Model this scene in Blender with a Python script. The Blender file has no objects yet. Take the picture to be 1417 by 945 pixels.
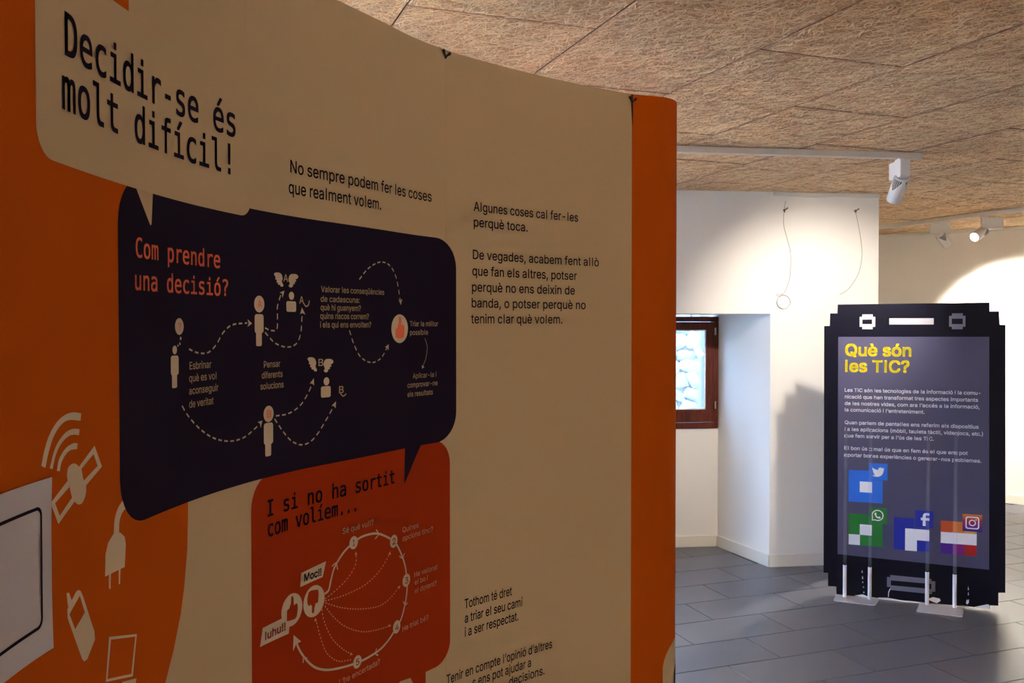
import bpy, bmesh, math, random, os
from mathutils import Vector, Matrix, geometry
S = bpy.context.scene
random.seed(7)
R = math.radians
HC = 2.478            # ceiling height

# ---------------------------------------------------------------- camera
cam = bpy.data.cameras.new('camera'); camo = bpy.data.objects.new('camera', cam)
S.collection.objects.link(camo); S.camera = camo
cam.sensor_width = 36; cam.lens = 31.503; cam.clip_start = .05; cam.clip_end = 200
camo.location = (0, 0, 1.6); camo.rotation_euler = (R(90) - math.atan(22.5/1240), 0, 0)

# ---------------------------------------------------------------- world (bright overcast sky), lamp powers, exposure
SKY_COL, SKY_STR = (.36, .60, 1.0), 15.0
LAMP_COL = (1.0, .91, .78)
E_A, E_B, E_C, E_FILL, E_BACK, E_SIDE = 106, 350, 470, 355, 900, 110  # fill, back and side powers belong to added unseen spotlights
FILL_COL = (1.0, .84, .62)
w = bpy.data.worlds.new('sky'); S.world = w; w.use_nodes = True
bg = w.node_tree.nodes['Background']; bg.inputs[0].default_value = (*SKY_COL, 1); bg.inputs[1].default_value = SKY_STR
S.view_settings.view_transform = 'Standard'; S.view_settings.look = 'None'
S.view_settings.exposure = 0.0; S.view_settings.gamma = 1; S.view_settings.use_curve_mapping = False
try:
    S.cycles.use_denoising = True; S.cycles.max_bounces = 10; S.cycles.diffuse_bounces = 6; S.cycles.sample_clamp_indirect = 60
    S.cycles.transparent_max_bounces = 16
except Exception: pass

# ---------------------------------------------------------------- helpers
def tag(o, label=None, cat=None, group=None, kind=None):
    if label: o['label'] = label
    if cat: o['category'] = cat
    if group: o['group'] = group
    if kind: o['kind'] = kind
    return o
def empty(name, loc=(0,0,0), rz=0, label=None, cat=None, group=None, kind=None):
    o = bpy.data.objects.new(name, None); S.collection.objects.link(o)
    o.location = loc; o.rotation_euler = (0, 0, rz); o.empty_display_size = .05
    return tag(o, label, cat, group, kind)
def link(name, me, mat=None, parent=None, smooth=False):
    o = bpy.data.objects.new(name, me); S.collection.objects.link(o)
    if mat is not None:
        for m_ in (mat if isinstance(mat, (list, tuple)) else [mat]): me.materials.append(m_)
    if smooth: me.shade_smooth()
    if parent is not None: o.parent = parent
    return o
class MB:
    def __init__(s): s.v = []; s.f = []; s.m = []
    def add(s, vs, fs, mi=0):
        k = len(s.v); s.v += [tuple(q) for q in vs]; s.f += [tuple(i+k for i in f) for f in fs]; s.m += [mi]*len(fs)
    def box(s, x0, x1, y0, y1, z0, z1, mi=0, M=None):
        v = [(x, y, z) for z in (z0, z1) for x, y in ((x0,y0),(x1,y0),(x1,y1),(x0,y1))]
        if M: v = [M @ Vector(q) for q in v]
        s.add(v, [(3,2,1,0),(4,5,6,7),(0,1,5,4),(1,2,6,5),(2,3,7,6),(3,0,4,7)], mi)
    def prism(s, poly, z0, z1, mi=0):
        n = len(poly)
        if sum(poly[i][0]*poly[(i+1)%n][1]-poly[(i+1)%n][0]*poly[i][1] for i in range(n)) < 0: poly = poly[::-1]
        s.add([(x,y,z0) for x,y in poly]+[(x,y,z1) for x,y in poly],
              [tuple(range(n-1,-1,-1)), tuple(range(n,2*n))]+[(i,(i+1)%n,n+(i+1)%n,n+i) for i in range(n)], mi)
    def tube(s, pts, r, n=10, mi=0, cap=True, closed=False):
        pts = [Vector(p) for p in pts]; k = len(pts); rings = []
        up = None
        for i, p in enumerate(pts):
            a = pts[(i-1) % k] if (closed or i) else p; b = pts[(i+1) % k] if (closed or i < k-1) else p
            t = (b-a).normalized()
            if up is None: up = t.orthogonal().normalized()
            up = (up - t*up.dot(t)).normalized(); q = t.cross(up)
            rr = r[i] if isinstance(r, (list, tuple)) else r
            rings.append([p + (up*math.cos(2*math.pi*j/n)+q*math.sin(2*math.pi*j/n))*rr for j in range(n)])
        v = [x for rg in rings for x in rg]; f = []
        for i in range(k if closed else k-1):
            for j in range(n):
                a = i*n+j; b = i*n+(j+1)%n; c = ((i+1)%k)*n+(j+1)%n; d = ((i+1)%k)*n+j
                f.append((a,b,c,d))
        if cap and not closed: f.append(tuple(range(n-1,-1,-1))); f.append(tuple((k-1)*n+j for j in range(n)))
        s.add(v, f, mi)
    def mesh(s, name, bevel=0, seg=2):
        me = bpy.data.meshes.new(name); me.from_pydata(s.v, [], s.f); me.polygons.foreach_set('material_index', s.m); me.update()
        if bevel:
            b = bmesh.new(); b.from_mesh(me)
            es = [e for e in b.edges if len(e.link_faces) == 2 and e.calc_face_angle() > .6]
            bmesh.ops.bevel(b, geom=es, offset=bevel, segments=seg, affect='EDGES', clamp_overlap=True); b.to_mesh(me); b.free()
        return me
    def build(s, name, mat, parent=None, bevel=0, smooth=False, seg=2):
        return link(name, s.mesh(name, bevel, seg), mat, parent, smooth)

# ---------------------------------------------------------------- materials
def mat(name, col, rough=.6, metal=0, spec=.5, bump=0, bscale=50, var=0, vscale=6, emit=None, estr=0, trans=0, ior=1.45, coat=0):
    m = bpy.data.materials.new(name); m.use_nodes = True; n = m.node_tree.nodes; l = m.node_tree.links
    b = n['Principled BSDF']; b.inputs['Base Color'].default_value = (*col, 1); b.inputs['Roughness'].default_value = rough
    b.inputs['Metallic'].default_value = metal; b.inputs['Specular IOR Level'].default_value = spec
    b.inputs['Transmission Weight'].default_value = trans; b.inputs['IOR'].default_value = ior; b.inputs['Coat Weight'].default_value = coat
    if emit: b.inputs['Emission Color'].default_value = (*emit, 1); b.inputs['Emission Strength'].default_value = estr
    tc = n.new('ShaderNodeTexCoord')
    if var:
        t = n.new('ShaderNodeTexNoise'); t.inputs['Scale'].default_value = vscale; t.inputs['Detail'].default_value = 4
        l.new(tc.outputs['Object'], t.inputs['Vector'])
        mx = n.new('ShaderNodeMix'); mx.data_type = 'RGBA'
        mx.inputs[6].default_value = (*[c*(1-var) for c in col], 1); mx.inputs[7].default_value = (*[min(1, c*(1+var)) for c in col], 1)
        l.new(t.outputs['Fac'], mx.inputs[0]); l.new(mx.outputs[2], b.inputs['Base Color'])
    if bump:
        t = n.new('ShaderNodeTexNoise'); t.inputs['Scale'].default_value = bscale; t.inputs['Detail'].default_value = 3
        l.new(tc.outputs['Object'], t.inputs['Vector'])
        bp = n.new('ShaderNodeBump'); bp.inputs['Strength'].default_value = bump; bp.inputs['Distance'].default_value = .002
        l.new(t.outputs['Fac'], bp.inputs['Height']); l.new(bp.outputs['Normal'], b.inputs['Normal'])
    return m
M = {}
M['wall'] = mat('plaster_white', (.82, .80, .76), .85, bump=.25, bscale=90, var=.015, vscale=3)
M['base'] = mat('baseboard_cream', (.78, .74, .66), .5)
M['grout'] = mat('grout', (.10, .10, .105), .8)
M['cream'] = mat('print_beige', (.56, .42, .265), .8, spec=.06, bump=.08, bscale=700)
M['ora'] = mat('print_orange', (.52, .09, .004), .8, spec=.05, bump=.08, bscale=700)
M['redc'] = mat('print_red_orange', (.37, .034, .006), .8, spec=.05, bump=.08, bscale=700)
M['icon'] = mat('print_cream', (.64, .52, .38), .6, spec=.25)
M['ink'] = mat('print_navy', (.017, .011, .028), .85, spec=.06, bump=.08, bscale=700)
M['coral'] = mat('print_coral', (.90, .17, .08), .6, spec=.25)
M['redtxt'] = mat('print_deep_red', (.28, .025, .012), .6, spec=.25)
M['wine'] = mat('print_wine', (.30, .02, .035), .6, spec=.25)
M['pale'] = mat('print_pale_pink', (.66, .34, .22), .6, spec=.25)
M['black'] = mat('black_plastic', (.008, .008, .012), .45)
M['darkgap'] = mat('dark_frame', (.012, .011, .01), .6)
M['paper'] = mat('paper_white', (.54, .51, .57), .6, spec=.3)
M['board'] = mat('board_black', (.004, .004, .012), .45, spec=.18, bump=.03, bscale=400)
M['edge'] = mat('foam_edge', (.75, .60, .18), .7)
M['screen'] = mat('print_slate', (.085, .080, .145), .42, spec=.3)
M['w'] = mat('print_white', (.88, .86, .90), .45)
M['wd'] = mat('print_soft_white', (.46, .44, .48), .5)
M['wt'] = mat('print_white_type', (.88, .87, .93), .5)
M['gr'] = mat('print_grey', (.17, .165, .22), .45)
M['y'] = mat('print_yellow', (.78, .62, .01), .45)
M['blue'] = mat('print_blue', (.02, .17, .75), .4); M['navyb'] = mat('print_royal', (.008, .022, .36), .4)
M['green'] = mat('print_green', (.010, .20, .035), .4); M['insr'] = mat('print_brick', (.60, .085, .02), .4); M['inso'] = mat('print_tangerine', (.72, .20, .02), .4)
M['insy'] = mat('print_amber', (.74, .38, .05), .4); M['insp'] = mat('print_purple', (.075, .01, .26), .4); M['insm'] = mat('print_magenta', (.26, .01, .22), .4); M['insd'] = mat('print_crimson', (.45, .008, .01), .4)
M['tube'] = mat('white_plastic', (.82, .80, .84), .35); M['plate'] = mat('satin_plate', (.60, .60, .66), .25, spec=.6)
M['rod'] = mat('clear_acrylic', (.95, .96, 1.0), .03, trans=.95, ior=1.10)
M['lampw'] = mat('lamp_white', (.74, .72, .72), .42); M['vent'] = mat('lamp_vent', (.09, .085, .08), .6); M['rail'] = mat('rail_white', (.70, .66, .62), .45)
M['lens'] = mat('lamp_lens', (1, 1, 1), .3, emit=(1, .95, .85), estr=22)
M['brass'] = mat('hinge_metal', (.55, .45, .28), .35, metal=.8); M['wire'] = mat('steel_wire', (.30, .29, .27), .4, metal=.3)
M['glass'] = mat('window_glass', (1, 1, 1), 0.0, trans=1, ior=1.03, spec=.5)
M['mortar'] = mat('mortar', (.62, .61, .59), .95, bump=.6, bscale=25, var=.12, vscale=9)
M['ground'] = mat('gravel', (.62, .59, .54), .95, var=.2, vscale=12)
def wood():
    m = mat('varnished_wood', (.16, .025, .008), .5, spec=.3); n = m.node_tree.nodes; l = m.node_tree.links; b = n['Principled BSDF']
    tc = n.new('ShaderNodeTexCoord'); mp = n.new('ShaderNodeMapping'); mp.inputs['Scale'].default_value = (60, 60, 5)
    t = n.new('ShaderNodeTexNoise'); t.inputs['Scale'].default_value = 1.2; t.inputs['Detail'].default_value = 5; t.inputs['Distortion'].default_value = 1
    cr = n.new('ShaderNodeValToRGB'); cr.color_ramp.elements[0].position = .3; cr.color_ramp.elements[0].color = (.055, .008, .004, 1)
    cr.color_ramp.elements[1].position = .75; cr.color_ramp.elements[1].color = (.17, .028, .009, 1)
    l.new(tc.outputs['Object'], mp.inputs['Vector']); l.new(mp.outputs['Vector'], t.inputs['Vector']); l.new(t.outputs['Fac'], cr.inputs['Fac']); l.new(cr.outputs['Color'], b.inputs['Base Color'])
    return m
M['wood'] = wood()
def tilemat():
    m = mat('porcelain_tile', (.115, .115, .13), .34, spec=.5); n = m.node_tree.nodes; l = m.node_tree.links; b = n['Principled BSDF']
    g = n.new('ShaderNodeNewGeometry'); oi = n.new('ShaderNodeObjectInfo')
    t = n.new('ShaderNodeTexNoise'); t.inputs['Scale'].default_value = 2.2; t.inputs['Detail'].default_value = 6; t.inputs['Roughness'].default_value = .65
    l.new(g.outputs['Position'], t.inputs['Vector'])
    ad = n.new('ShaderNodeMath'); ad.operation = 'MULTIPLY_ADD'; ad.inputs[1].default_value = .35; l.new(oi.outputs['Random'], ad.inputs[0]); l.new(t.outputs['Fac'], ad.inputs[2])
    cr = n.new('ShaderNodeValToRGB'); cr.color_ramp.elements[0].position = .35; cr.color_ramp.elements[0].color = (.102, .105, .135, 1)
    cr.color_ramp.elements[1].position = 1.0; cr.color_ramp.elements[1].color = (.146, .148, .18, 1)
    l.new(ad.outputs[0], cr.inputs['Fac']); l.new(cr.outputs['Color'], b.inputs['Base Color'])
    rr = n.new('ShaderNodeMapRange'); rr.inputs[3].default_value = .26; rr.inputs[4].default_value = .42; l.new(t.outputs['Fac'], rr.inputs[0]); l.new(rr.outputs[0], b.inputs['Roughness'])
    t2 = n.new('ShaderNodeTexNoise'); t2.inputs['Scale'].default_value = 160; l.new(g.outputs['Position'], t2.inputs['Vector'])
    bp = n.new('ShaderNodeBump'); bp.inputs['Strength'].default_value = .08; bp.inputs['Distance'].default_value = .001; l.new(t2.outputs['Fac'], bp.inputs['Height']); l.new(bp.outputs['Normal'], b.inputs['Normal'])
    return m
M['tile'] = tilemat()
def fibremat(name, a, c, k):
    m = mat(name, a, .9, spec=.15); n = m.node_tree.nodes; l = m.node_tree.links; b = n['Principled BSDF']
    g = n.new('ShaderNodeNewGeometry'); cr = n.new('ShaderNodeValToRGB')
    cr.color_ramp.elements[0].color = (*a, 1); cr.color_ramp.elements[1].color = (*c, 1)
    if k: l.new(g.outputs['Random Per Island'], cr.inputs['Fac'])
    else:
        t = n.new('ShaderNodeTexNoise'); t.inputs['Scale'].default_value = 90; t.inputs['Detail'].default_value = 5; tc = n.new('ShaderNodeTexCoord')
        l.new(tc.outputs['Object'], t.inputs['Vector']); l.new(t.outputs['Fac'], cr.inputs['Fac'])
        cr.color_ramp.elements[0].position = .35; cr.color_ramp.elements[1].position = .65
        bp = n.new('ShaderNodeBump'); bp.inputs['Strength'].default_value = .9; bp.inputs['Distance'].default_value = .004; l.new(t.outputs['Fac'], bp.inputs['Height']); l.new(bp.outputs['Normal'], b.inputs['Normal'])
    # very soft tone shift from panel to panel and along the ceiling
    g2 = n.new('ShaderNodeNewGeometry'); t = n.new('ShaderNodeTexNoise'); t.inputs['Scale'].default_value = 3.0; t.inputs['Detail'].default_value = 4; l.new(g2.outputs['Position'], t.inputs['Vector'])
    mr = n.new('ShaderNodeMapRange'); mr.inputs[3].default_value = .74; mr.inputs[4].default_value = 1.16; l.new(t.outputs['Fac'], mr.inputs[0])
    mx = n.new('ShaderNodeVectorMath'); mx.operation = 'SCALE'; l.new(cr.outputs['Color'], mx.inputs[0]); l.new(mr.outputs[0], mx.inputs['Scale']); l.new(mx.outputs[0], b.inputs['Base Color'])
    return m
M['fibre'] = fibremat('wood_wool_strand', (.86, .56, .33), (1.0, .82, .54), True)
M['sideshade'] = mat('panel_side_shade', (.12, .08, .055), .95)  # dark panel sides: shade of the seam gaps put into the colour
M['fibrebase'] = fibremat('wood_wool_base', (.50, .28, .16), (.90, .62, .38), False)
M['stone'] = []
for i, c in enumerate(((.66, .63, .60), (.54, .53, .53), (.68, .65, .60), (.48, .47, .47))):
    M['stone'].append(mat('rubble_stone_%s' % 'abcd'[i], c, .9, bump=.8, bscale=30, var=.12, vscale=14))

# ---------------------------------------------------------------- the room (plan in metres, camera at the origin)
Cw = Vector((1.704, 5.91)); ew = Vector((.9925, .122)).normalized(); nw = Vector((-ew.y, ew.x))
def W2(t, n): p = Cw + ew*t + nw*n; return (p.x, p.y)
def W3(t, n, z): p = Cw + ew*t + nw*n; return Vector((p.x, p.y, z))
TR, NI = -.144, .582            # inner end of the splayed reveal
WW = .66                        # window width
TL = TR - WW - .004
RZ = 1.676                      # lintel
TP = .753                       # pier corner
b = MB()
b.prism([W2(-5.6, 0), W2(TL-.144, 0), W2(TL, NI), W2(TL, NI+.12), W2(-5.6, NI+.12)], 0, HC+.02)
b.prism([W2(TL-.144, 0), W2(0, 0), W2(TR, NI), W2(TR, NI+.12), W2(TL, NI+.12), W2(TL, NI)], RZ, HC+.02)
b.prism([W2(TL, NI), W2(TR, NI), W2(TR, NI+.12), W2(TL, NI+.12)], 0, .856)
b.prism([W2(0, 0), W2(TP, 0), W2(TP, 3.96), W2(TP-.25, 3.96), W2(TP-.25, NI+.12), W2(TR, NI+.12), W2(TR, NI)], 0, HC+.02)
o = b.build('wall_back', M['wall']); tag(o, kind='structure')
fe = Vector((.8, -.6)); fn = Vector((.6, .8)); F0 = Vector((3.56, 8.71))
def FP(t, n): p = F0 + fe*t + fn*n; return (p.x, p.y)
b = MB(); b.prism([FP(-2.1, 0), FP(3.05, 0), FP(3.05, .3), FP(-2.1, .3)], 0, HC+.02); tag(b.build('wall_far', M['wall']), kind='structure')
XR, YB, XL = 6.0, -2.8, -3.6
b = MB(); b.box(XR, XR+.3, YB-.3, 7.3, 0, HC+.02); tag(b.build('wall_right', M['wall']), kind='structure')
LY0, LY1, LZ0, LZ1 = 1.6, 4.9, .35, 2.35
b = MB(); b.box(XL-.3, XL, YB-.3, LY0, 0, HC+.02); b.box(XL-.3, XL, LY1, 5.4, 0, HC+.02); b.box(XL-.3, XL, LY0, LY1, 0, LZ0); b.box(XL-.3, XL, LY0, LY1, LZ1, HC+.02); tag(b.build('wall_left', M['wall']), kind='structure')
b = MB(); b.box(XL, XR, YB-.3, YB, 0, HC+.02)
tag(b.build('wall_rear', M['wall']), kind='structure')
# baseboards

b = MB(); b.prism([W2(-.002, -.012), W2(TP+.012, -.012), W2(TP+.012, 0), W2(-.002, 0)], 0, .08); b.prism([W2(TP, 0), W2(TP+.012, 0), W2(TP+.012, 3.9), W2(TP, 3.9)], 0, .08)
rd = (Vector(W2(TR, NI)) - Vector(W2(0, 0))).normalized(); rn = Vector((-abs(rd.y), -abs(rd.x)*1)); rn = Vector((-rd.y, rd.x)); rn = rn if rn.x < 0 else -rn
p0, p1 = Vector(W2(0, 0)), Vector(W2(TR, NI)); k = rn*.012
b.prism([tuple(p0), tuple(p1), tuple(p1+k-rd*.012), tuple(p0+k-rd*.006)], 0, .08)
tag(b.build('baseboard_pier', M['base'], bevel=.0015), kind='structure')
b = MB(); b.prism([W2(TL, NI-.012), W2(TR-.012, NI-.012), W2(TR-.006, NI), W2(TL, NI)], 0, .08); tag(b.build('baseboard_recess', M['base'], bevel=.0015), kind='structure')
b = MB(); b.prism([W2(-5.2, -.012), W2(TL-.144, -.012), W2(TL-.144, 0), W2(-5.2, 0)], 0, .08); tag(b.build('baseboard_back', M['base'], bevel=.0015), kind='structure')
b = MB(); b.prism([FP(-1.9, -.012), FP(3.0, -.012), FP(3.0, 0), FP(-1.9, 0)], 0, .08); tag(b.build('baseboard_far', M['base'], bevel=.0015), kind='structure')
b = MB(); b.prism([W2(0, -.022), W2(.752, -.022), W2(.752, 0), W2(0, 0)], HC-.030, HC-.003); tag(b.build('trim_1', M['base'], bevel=.001), kind='structure')
b = MB(); b.prism([FP(-1.9, -.02), FP(3.0, -.02), FP(3.0, 0), FP(-1.9, 0)], HC-.028, HC-.003); tag(b.build('trim_2', M['base'], bevel=.001), kind='structure')

# floor: screed + porcelain tiles 60 x 30 in running bond
floor = MB(); floor.box(XL-.3, XR+.6, YB-.3, 10.4, -.12, -.0025); fo = floor.build('floor', M['grout']); tag(fo, kind='structure')
room = [(XL-.15, YB-.15), (XR+.15, YB-.15), (XR+.15, 6.9), FP(-2.0, .15), W2(TP-.12, 3.95), W2(TP-.12, .12), W2(.0, .12), W2(TR+.1, NI+.06), W2(TL-.1, NI+.06), W2(TL-.25, .12), W2(-5.4, .12)]
def inside(p, poly):
    c = False; n = len(poly)
    for i in range(n):
        x0, y0 = poly[i]; x1, y1 = poly[(i+1) % n]
        if (y0 > p[1]) != (y1 > p[1]) and p[0] < (x1-x0)*(p[1]-y0)/(y1-y0)+x0: c = not c
    return c
AA = R(20.0); ea = Vector((math.cos(AA), math.sin(AA))); eb = Vector((-ea.y, ea.x)); rotA = AA
TA, TB, GAP = .6025, .2955, .0035
tb = MB(); tb.box(GAP/2-TA/2, TA/2-GAP/2, GAP/2-TB/2, TB/2-GAP/2, -.009, 0); tile_me = tb.mesh('tile', bevel=.0012, seg=1)
tile_me.materials.append(M['tile'])
a0 = Vector((1.0129, 4.183)).dot(ea); b0 = Vector((1.0129, 4.183)).dot(eb)    # a joint measured on the floor
cells = []
for j in range(-34, 30):
    for i in range(-16, 16):
        ca = a0 + i*TA + TA/2 + (0 if j % 2 else TA/2); cb = b0 + j*TB - TB/2 + TB
        p = ea*ca + eb*cb
        if inside(p, room): cells.append(p)
def seen(p): return p.y > 3.2 and -.0 < p.x - .165*p.y and p.x < .66*p.y + .3
vis = sorted([p for p in cells if seen(p)], key=lambda p: p.length)[:300]
vk = {(round(p.x, 3), round(p.y, 3)) for p in vis}
rest = MB(); tv = [v.co.copy() for v in tile_me.vertices]; tf = [tuple(f.vertices) for f in tile_me.polygons]; Rm = Matrix.Rotation(rotA, 4, 'Z')
for p in cells:
    if (round(p.x, 3), round(p.y, 3)) in vk:
        o = bpy.data.objects.new('tile', tile_me); S.collection.objects.link(o); o.parent = fo
        o.location = (p.x, p.y, random.uniform(-.0004, .0003)); o.rotation_euler = (0, 0, rotA)
    else:
        T_ = Matrix.Translation((p.x, p.y, 0)) @ Rm; rest.add([T_ @ v for v in tv], tf)
ro = rest.build('tile_field', M['tile'], fo); ro['kind'] = 'stuff'

# ceiling: slab + wood-wool panels
b = MB(); b.prism([(XL-.3, YB-.3), (XR+.3, YB-.3), (XR+.3, 7.1), FP(-2.1, .3), W2(TP-.25, 3.96), W2(TP-.25, NI+.12), W2(-5.6, NI+.12)], HC+.018, HC+.16); co = b.build('ceiling', M['darkgap']); tag(co, kind='structure')
PA, PB = .5755, 1.162
def panel_mesh(seed, n=5200):
    rnd = random.Random(seed); q = MB(); hx, hy = PA/2-.0022, PB/2-.0022
    # slab with chamfered lower edge
    z0, z1, ch = 0, .018, .0008
    v = [(-hx+ch,-hy+ch,z0),(hx-ch,-hy+ch,z0),(hx-ch,hy-ch,z0),(-hx+ch,hy-ch,z0),(-hx,-hy,z0+ch),(hx,-hy,z0+ch),(hx,hy,z0+ch),(-hx,hy,z0+ch),(-hx,-hy,z1),(hx,-hy,z1),(hx,hy,z1),(-hx,hy,z1)]
    q.add(v, [(3,2,1,0),(0,1,5,4),(1,2,6,5),(2,3,7,6),(3,0,4,7),(4,5,9,8),(5,6,10,9),(6,7,11,10),(7,4,8,11),(8,9,10,11)], 0)
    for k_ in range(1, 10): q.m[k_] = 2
    for i in range(n):
        L = rnd.uniform(.03, .08); x = rnd.uniform(-hx+.004, hx-.004); y = rnd.uniform(-hy+.004, hy-.004); a = rnd.uniform(0, 2*math.pi); cur = rnd.gauss(0, 20)
        w = rnd.uniform(.0009, .0018); zb = -rnd.uniform(.0003, .0024); tz = rnd.uniform(-.02, .02); pts = []
        m = 4
        for s in range(m):
            pts.append((x, y, min(-.0002, zb + tz*L*(s-1.5)/3), a))
            x += math.cos(a)*L/(m-1); y += math.sin(a)*L/(m-1); a += cur*L/(m-1)
        if any(abs(p[0]) > hx-.001 or abs(p[1]) > hy-.001 for p in pts): continue
        vs = []
        for (px, py, pz, pa) in pts:
            nx, ny = -math.sin(pa)*w, math.cos(pa)*w
            vs += [(px+nx, py+ny, pz+.0004), (px-nx, py-ny, pz-.0004)]
        q.add(vs, [(2*s, 2*s+1, 2*s+3, 2*s+2) for s in range(m-1)], 1)
    me = q.mesh('ceiling_panel'); me.materials.append(M['fibrebase']); me.materials.append(M['fibre']); me.materials.append(M['sideshade']); return me
pms = [panel_mesh(s) for s in (11, 12, 13)]
croom = [(XL-.25, YB-.3), (XR+.3, YB-.3), (XR+.3, 7.1), FP(-2.0, .25), W2(TP-.2, 3.9), W2(TP-.2, .3), W2(-5.9, .3)]
ac = Vector((1.331, 3.068)).dot(ea); bc = Vector((1.331, 3.068)).dot(eb)
for i in range(-11, 10):
    for j in range(-6, 7):
        p = ea*(ac + i*PA + PA/2) + eb*(bc + j*PB + PB/2 + (PB/2 if i % 2 == 0 else 0))
        if not inside(p, croom): continue
        o = bpy.data.objects.new('ceiling_panel', random.choice(pms)); S.collection.objects.link(o); o.parent = co
        o.location = (p.x, p.y, HC + random.uniform(-.0005, .001)); o.rotation_euler = (random.uniform(-.0006, .0006), 0, rotA + random.choice((0, math.pi)))
CURVE = [(-0.5442, 0.8891), (-0.5458, 0.9091), (-0.5473, 0.929), (-0.5486, 0.949), (-0.5498, 0.9689), (-0.5509, 0.9889), (-0.5518, 1.0089), (-0.5526, 1.0289), (-0.5533, 1.0489), (-0.5538, 1.0688), (-0.5542, 1.0888), (-0.5544, 1.1088), (-0.5544, 1.1288), (-0.5543, 1.1488), (-0.554, 1.1688), (-0.5535, 1.1888), (-0.5529, 1.2088), (-0.552, 1.2288), (-0.551, 1.2488), (-0.5498, 1.2687), (-0.5485, 1.2887), (-0.5469, 1.3086), (-0.5452, 1.3286), (-0.5433, 1.3485), (-0.5413, 1.3684), (-0.539, 1.3882), (-0.5366, 1.4081), (-0.5338, 1.4279), (-0.5307, 1.4477), (-0.5273, 1.4674), (-0.5237, 1.487), (-0.5197, 1.5066), (-0.5154, 1.5262), (-0.5109, 1.5457), (-0.5061, 1.5651), (-0.5009, 1.5844), (-0.4955, 1.6036), (-0.4898, 1.6228), (-0.4838, 1.6419), (-0.4774, 1.6608), (-0.4706, 1.6797), (-0.4635, 1.6984), (-0.456, 1.7169), (-0.4482, 1.7353), (-0.44, 1.7535), (-0.4315, 1.7716), (-0.4226, 1.7895), (-0.4133, 1.8073), (-0.4037, 1.8248), (-0.3938, 1.8422), (-0.3835, 1.8593), (-0.3731, 1.8764), (-0.3628, 1.8936), (-0.3526, 1.9108), (-0.3426, 1.9281), (-0.3326, 1.9454), (-0.3228, 1.9628), (-0.313, 1.9803), (-0.3034, 1.9978), (-0.2939, 2.0154), (-0.2845, 2.033), (-0.2752, 2.0508), (-0.266, 2.0685), (-0.2569, 2.0863), (-0.2473, 2.1039), (-0.2374, 2.1213), (-0.227, 2.1384), (-0.2162, 2.1552), (-0.205, 2.1718), (-0.1934, 2.1881), (-0.1814, 2.204), (-0.169, 2.2197), (-0.1562, 2.2351), (-0.1431, 2.2502), (-0.1295, 2.2649), (-0.1156, 2.2793), (-0.1015, 2.2934), (-0.0873, 2.3075), (-0.0729, 2.3214), (-0.0584, 2.3352), (-0.0439, 2.3489), (-0.0292, 2.3625), (-0.0144, 2.376), (0.0005, 2.3893), (0.0155, 2.4025), (0.0306, 2.4156), (0.0458, 2.4286), (0.0611, 2.4415), (0.0765, 2.4543), (0.092, 2.4669), (0.1076, 2.4794), (0.1233, 2.4918), (0.1392, 2.504), (0.1551, 2.5161), (0.1711, 2.5281), (0.1872, 2.5399), (0.2034, 2.5516), (0.2197, 2.5632), (0.2361, 2.5746), (0.2527, 2.5859), (0.2693, 2.5971), (0.286, 2.6081), (0.3027, 2.619), (0.3196, 2.6297), (0.3366, 2.6403), (0.3536, 2.6507)]  # plan of the display every 2 cm, s = -2.10 .. 0
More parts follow.
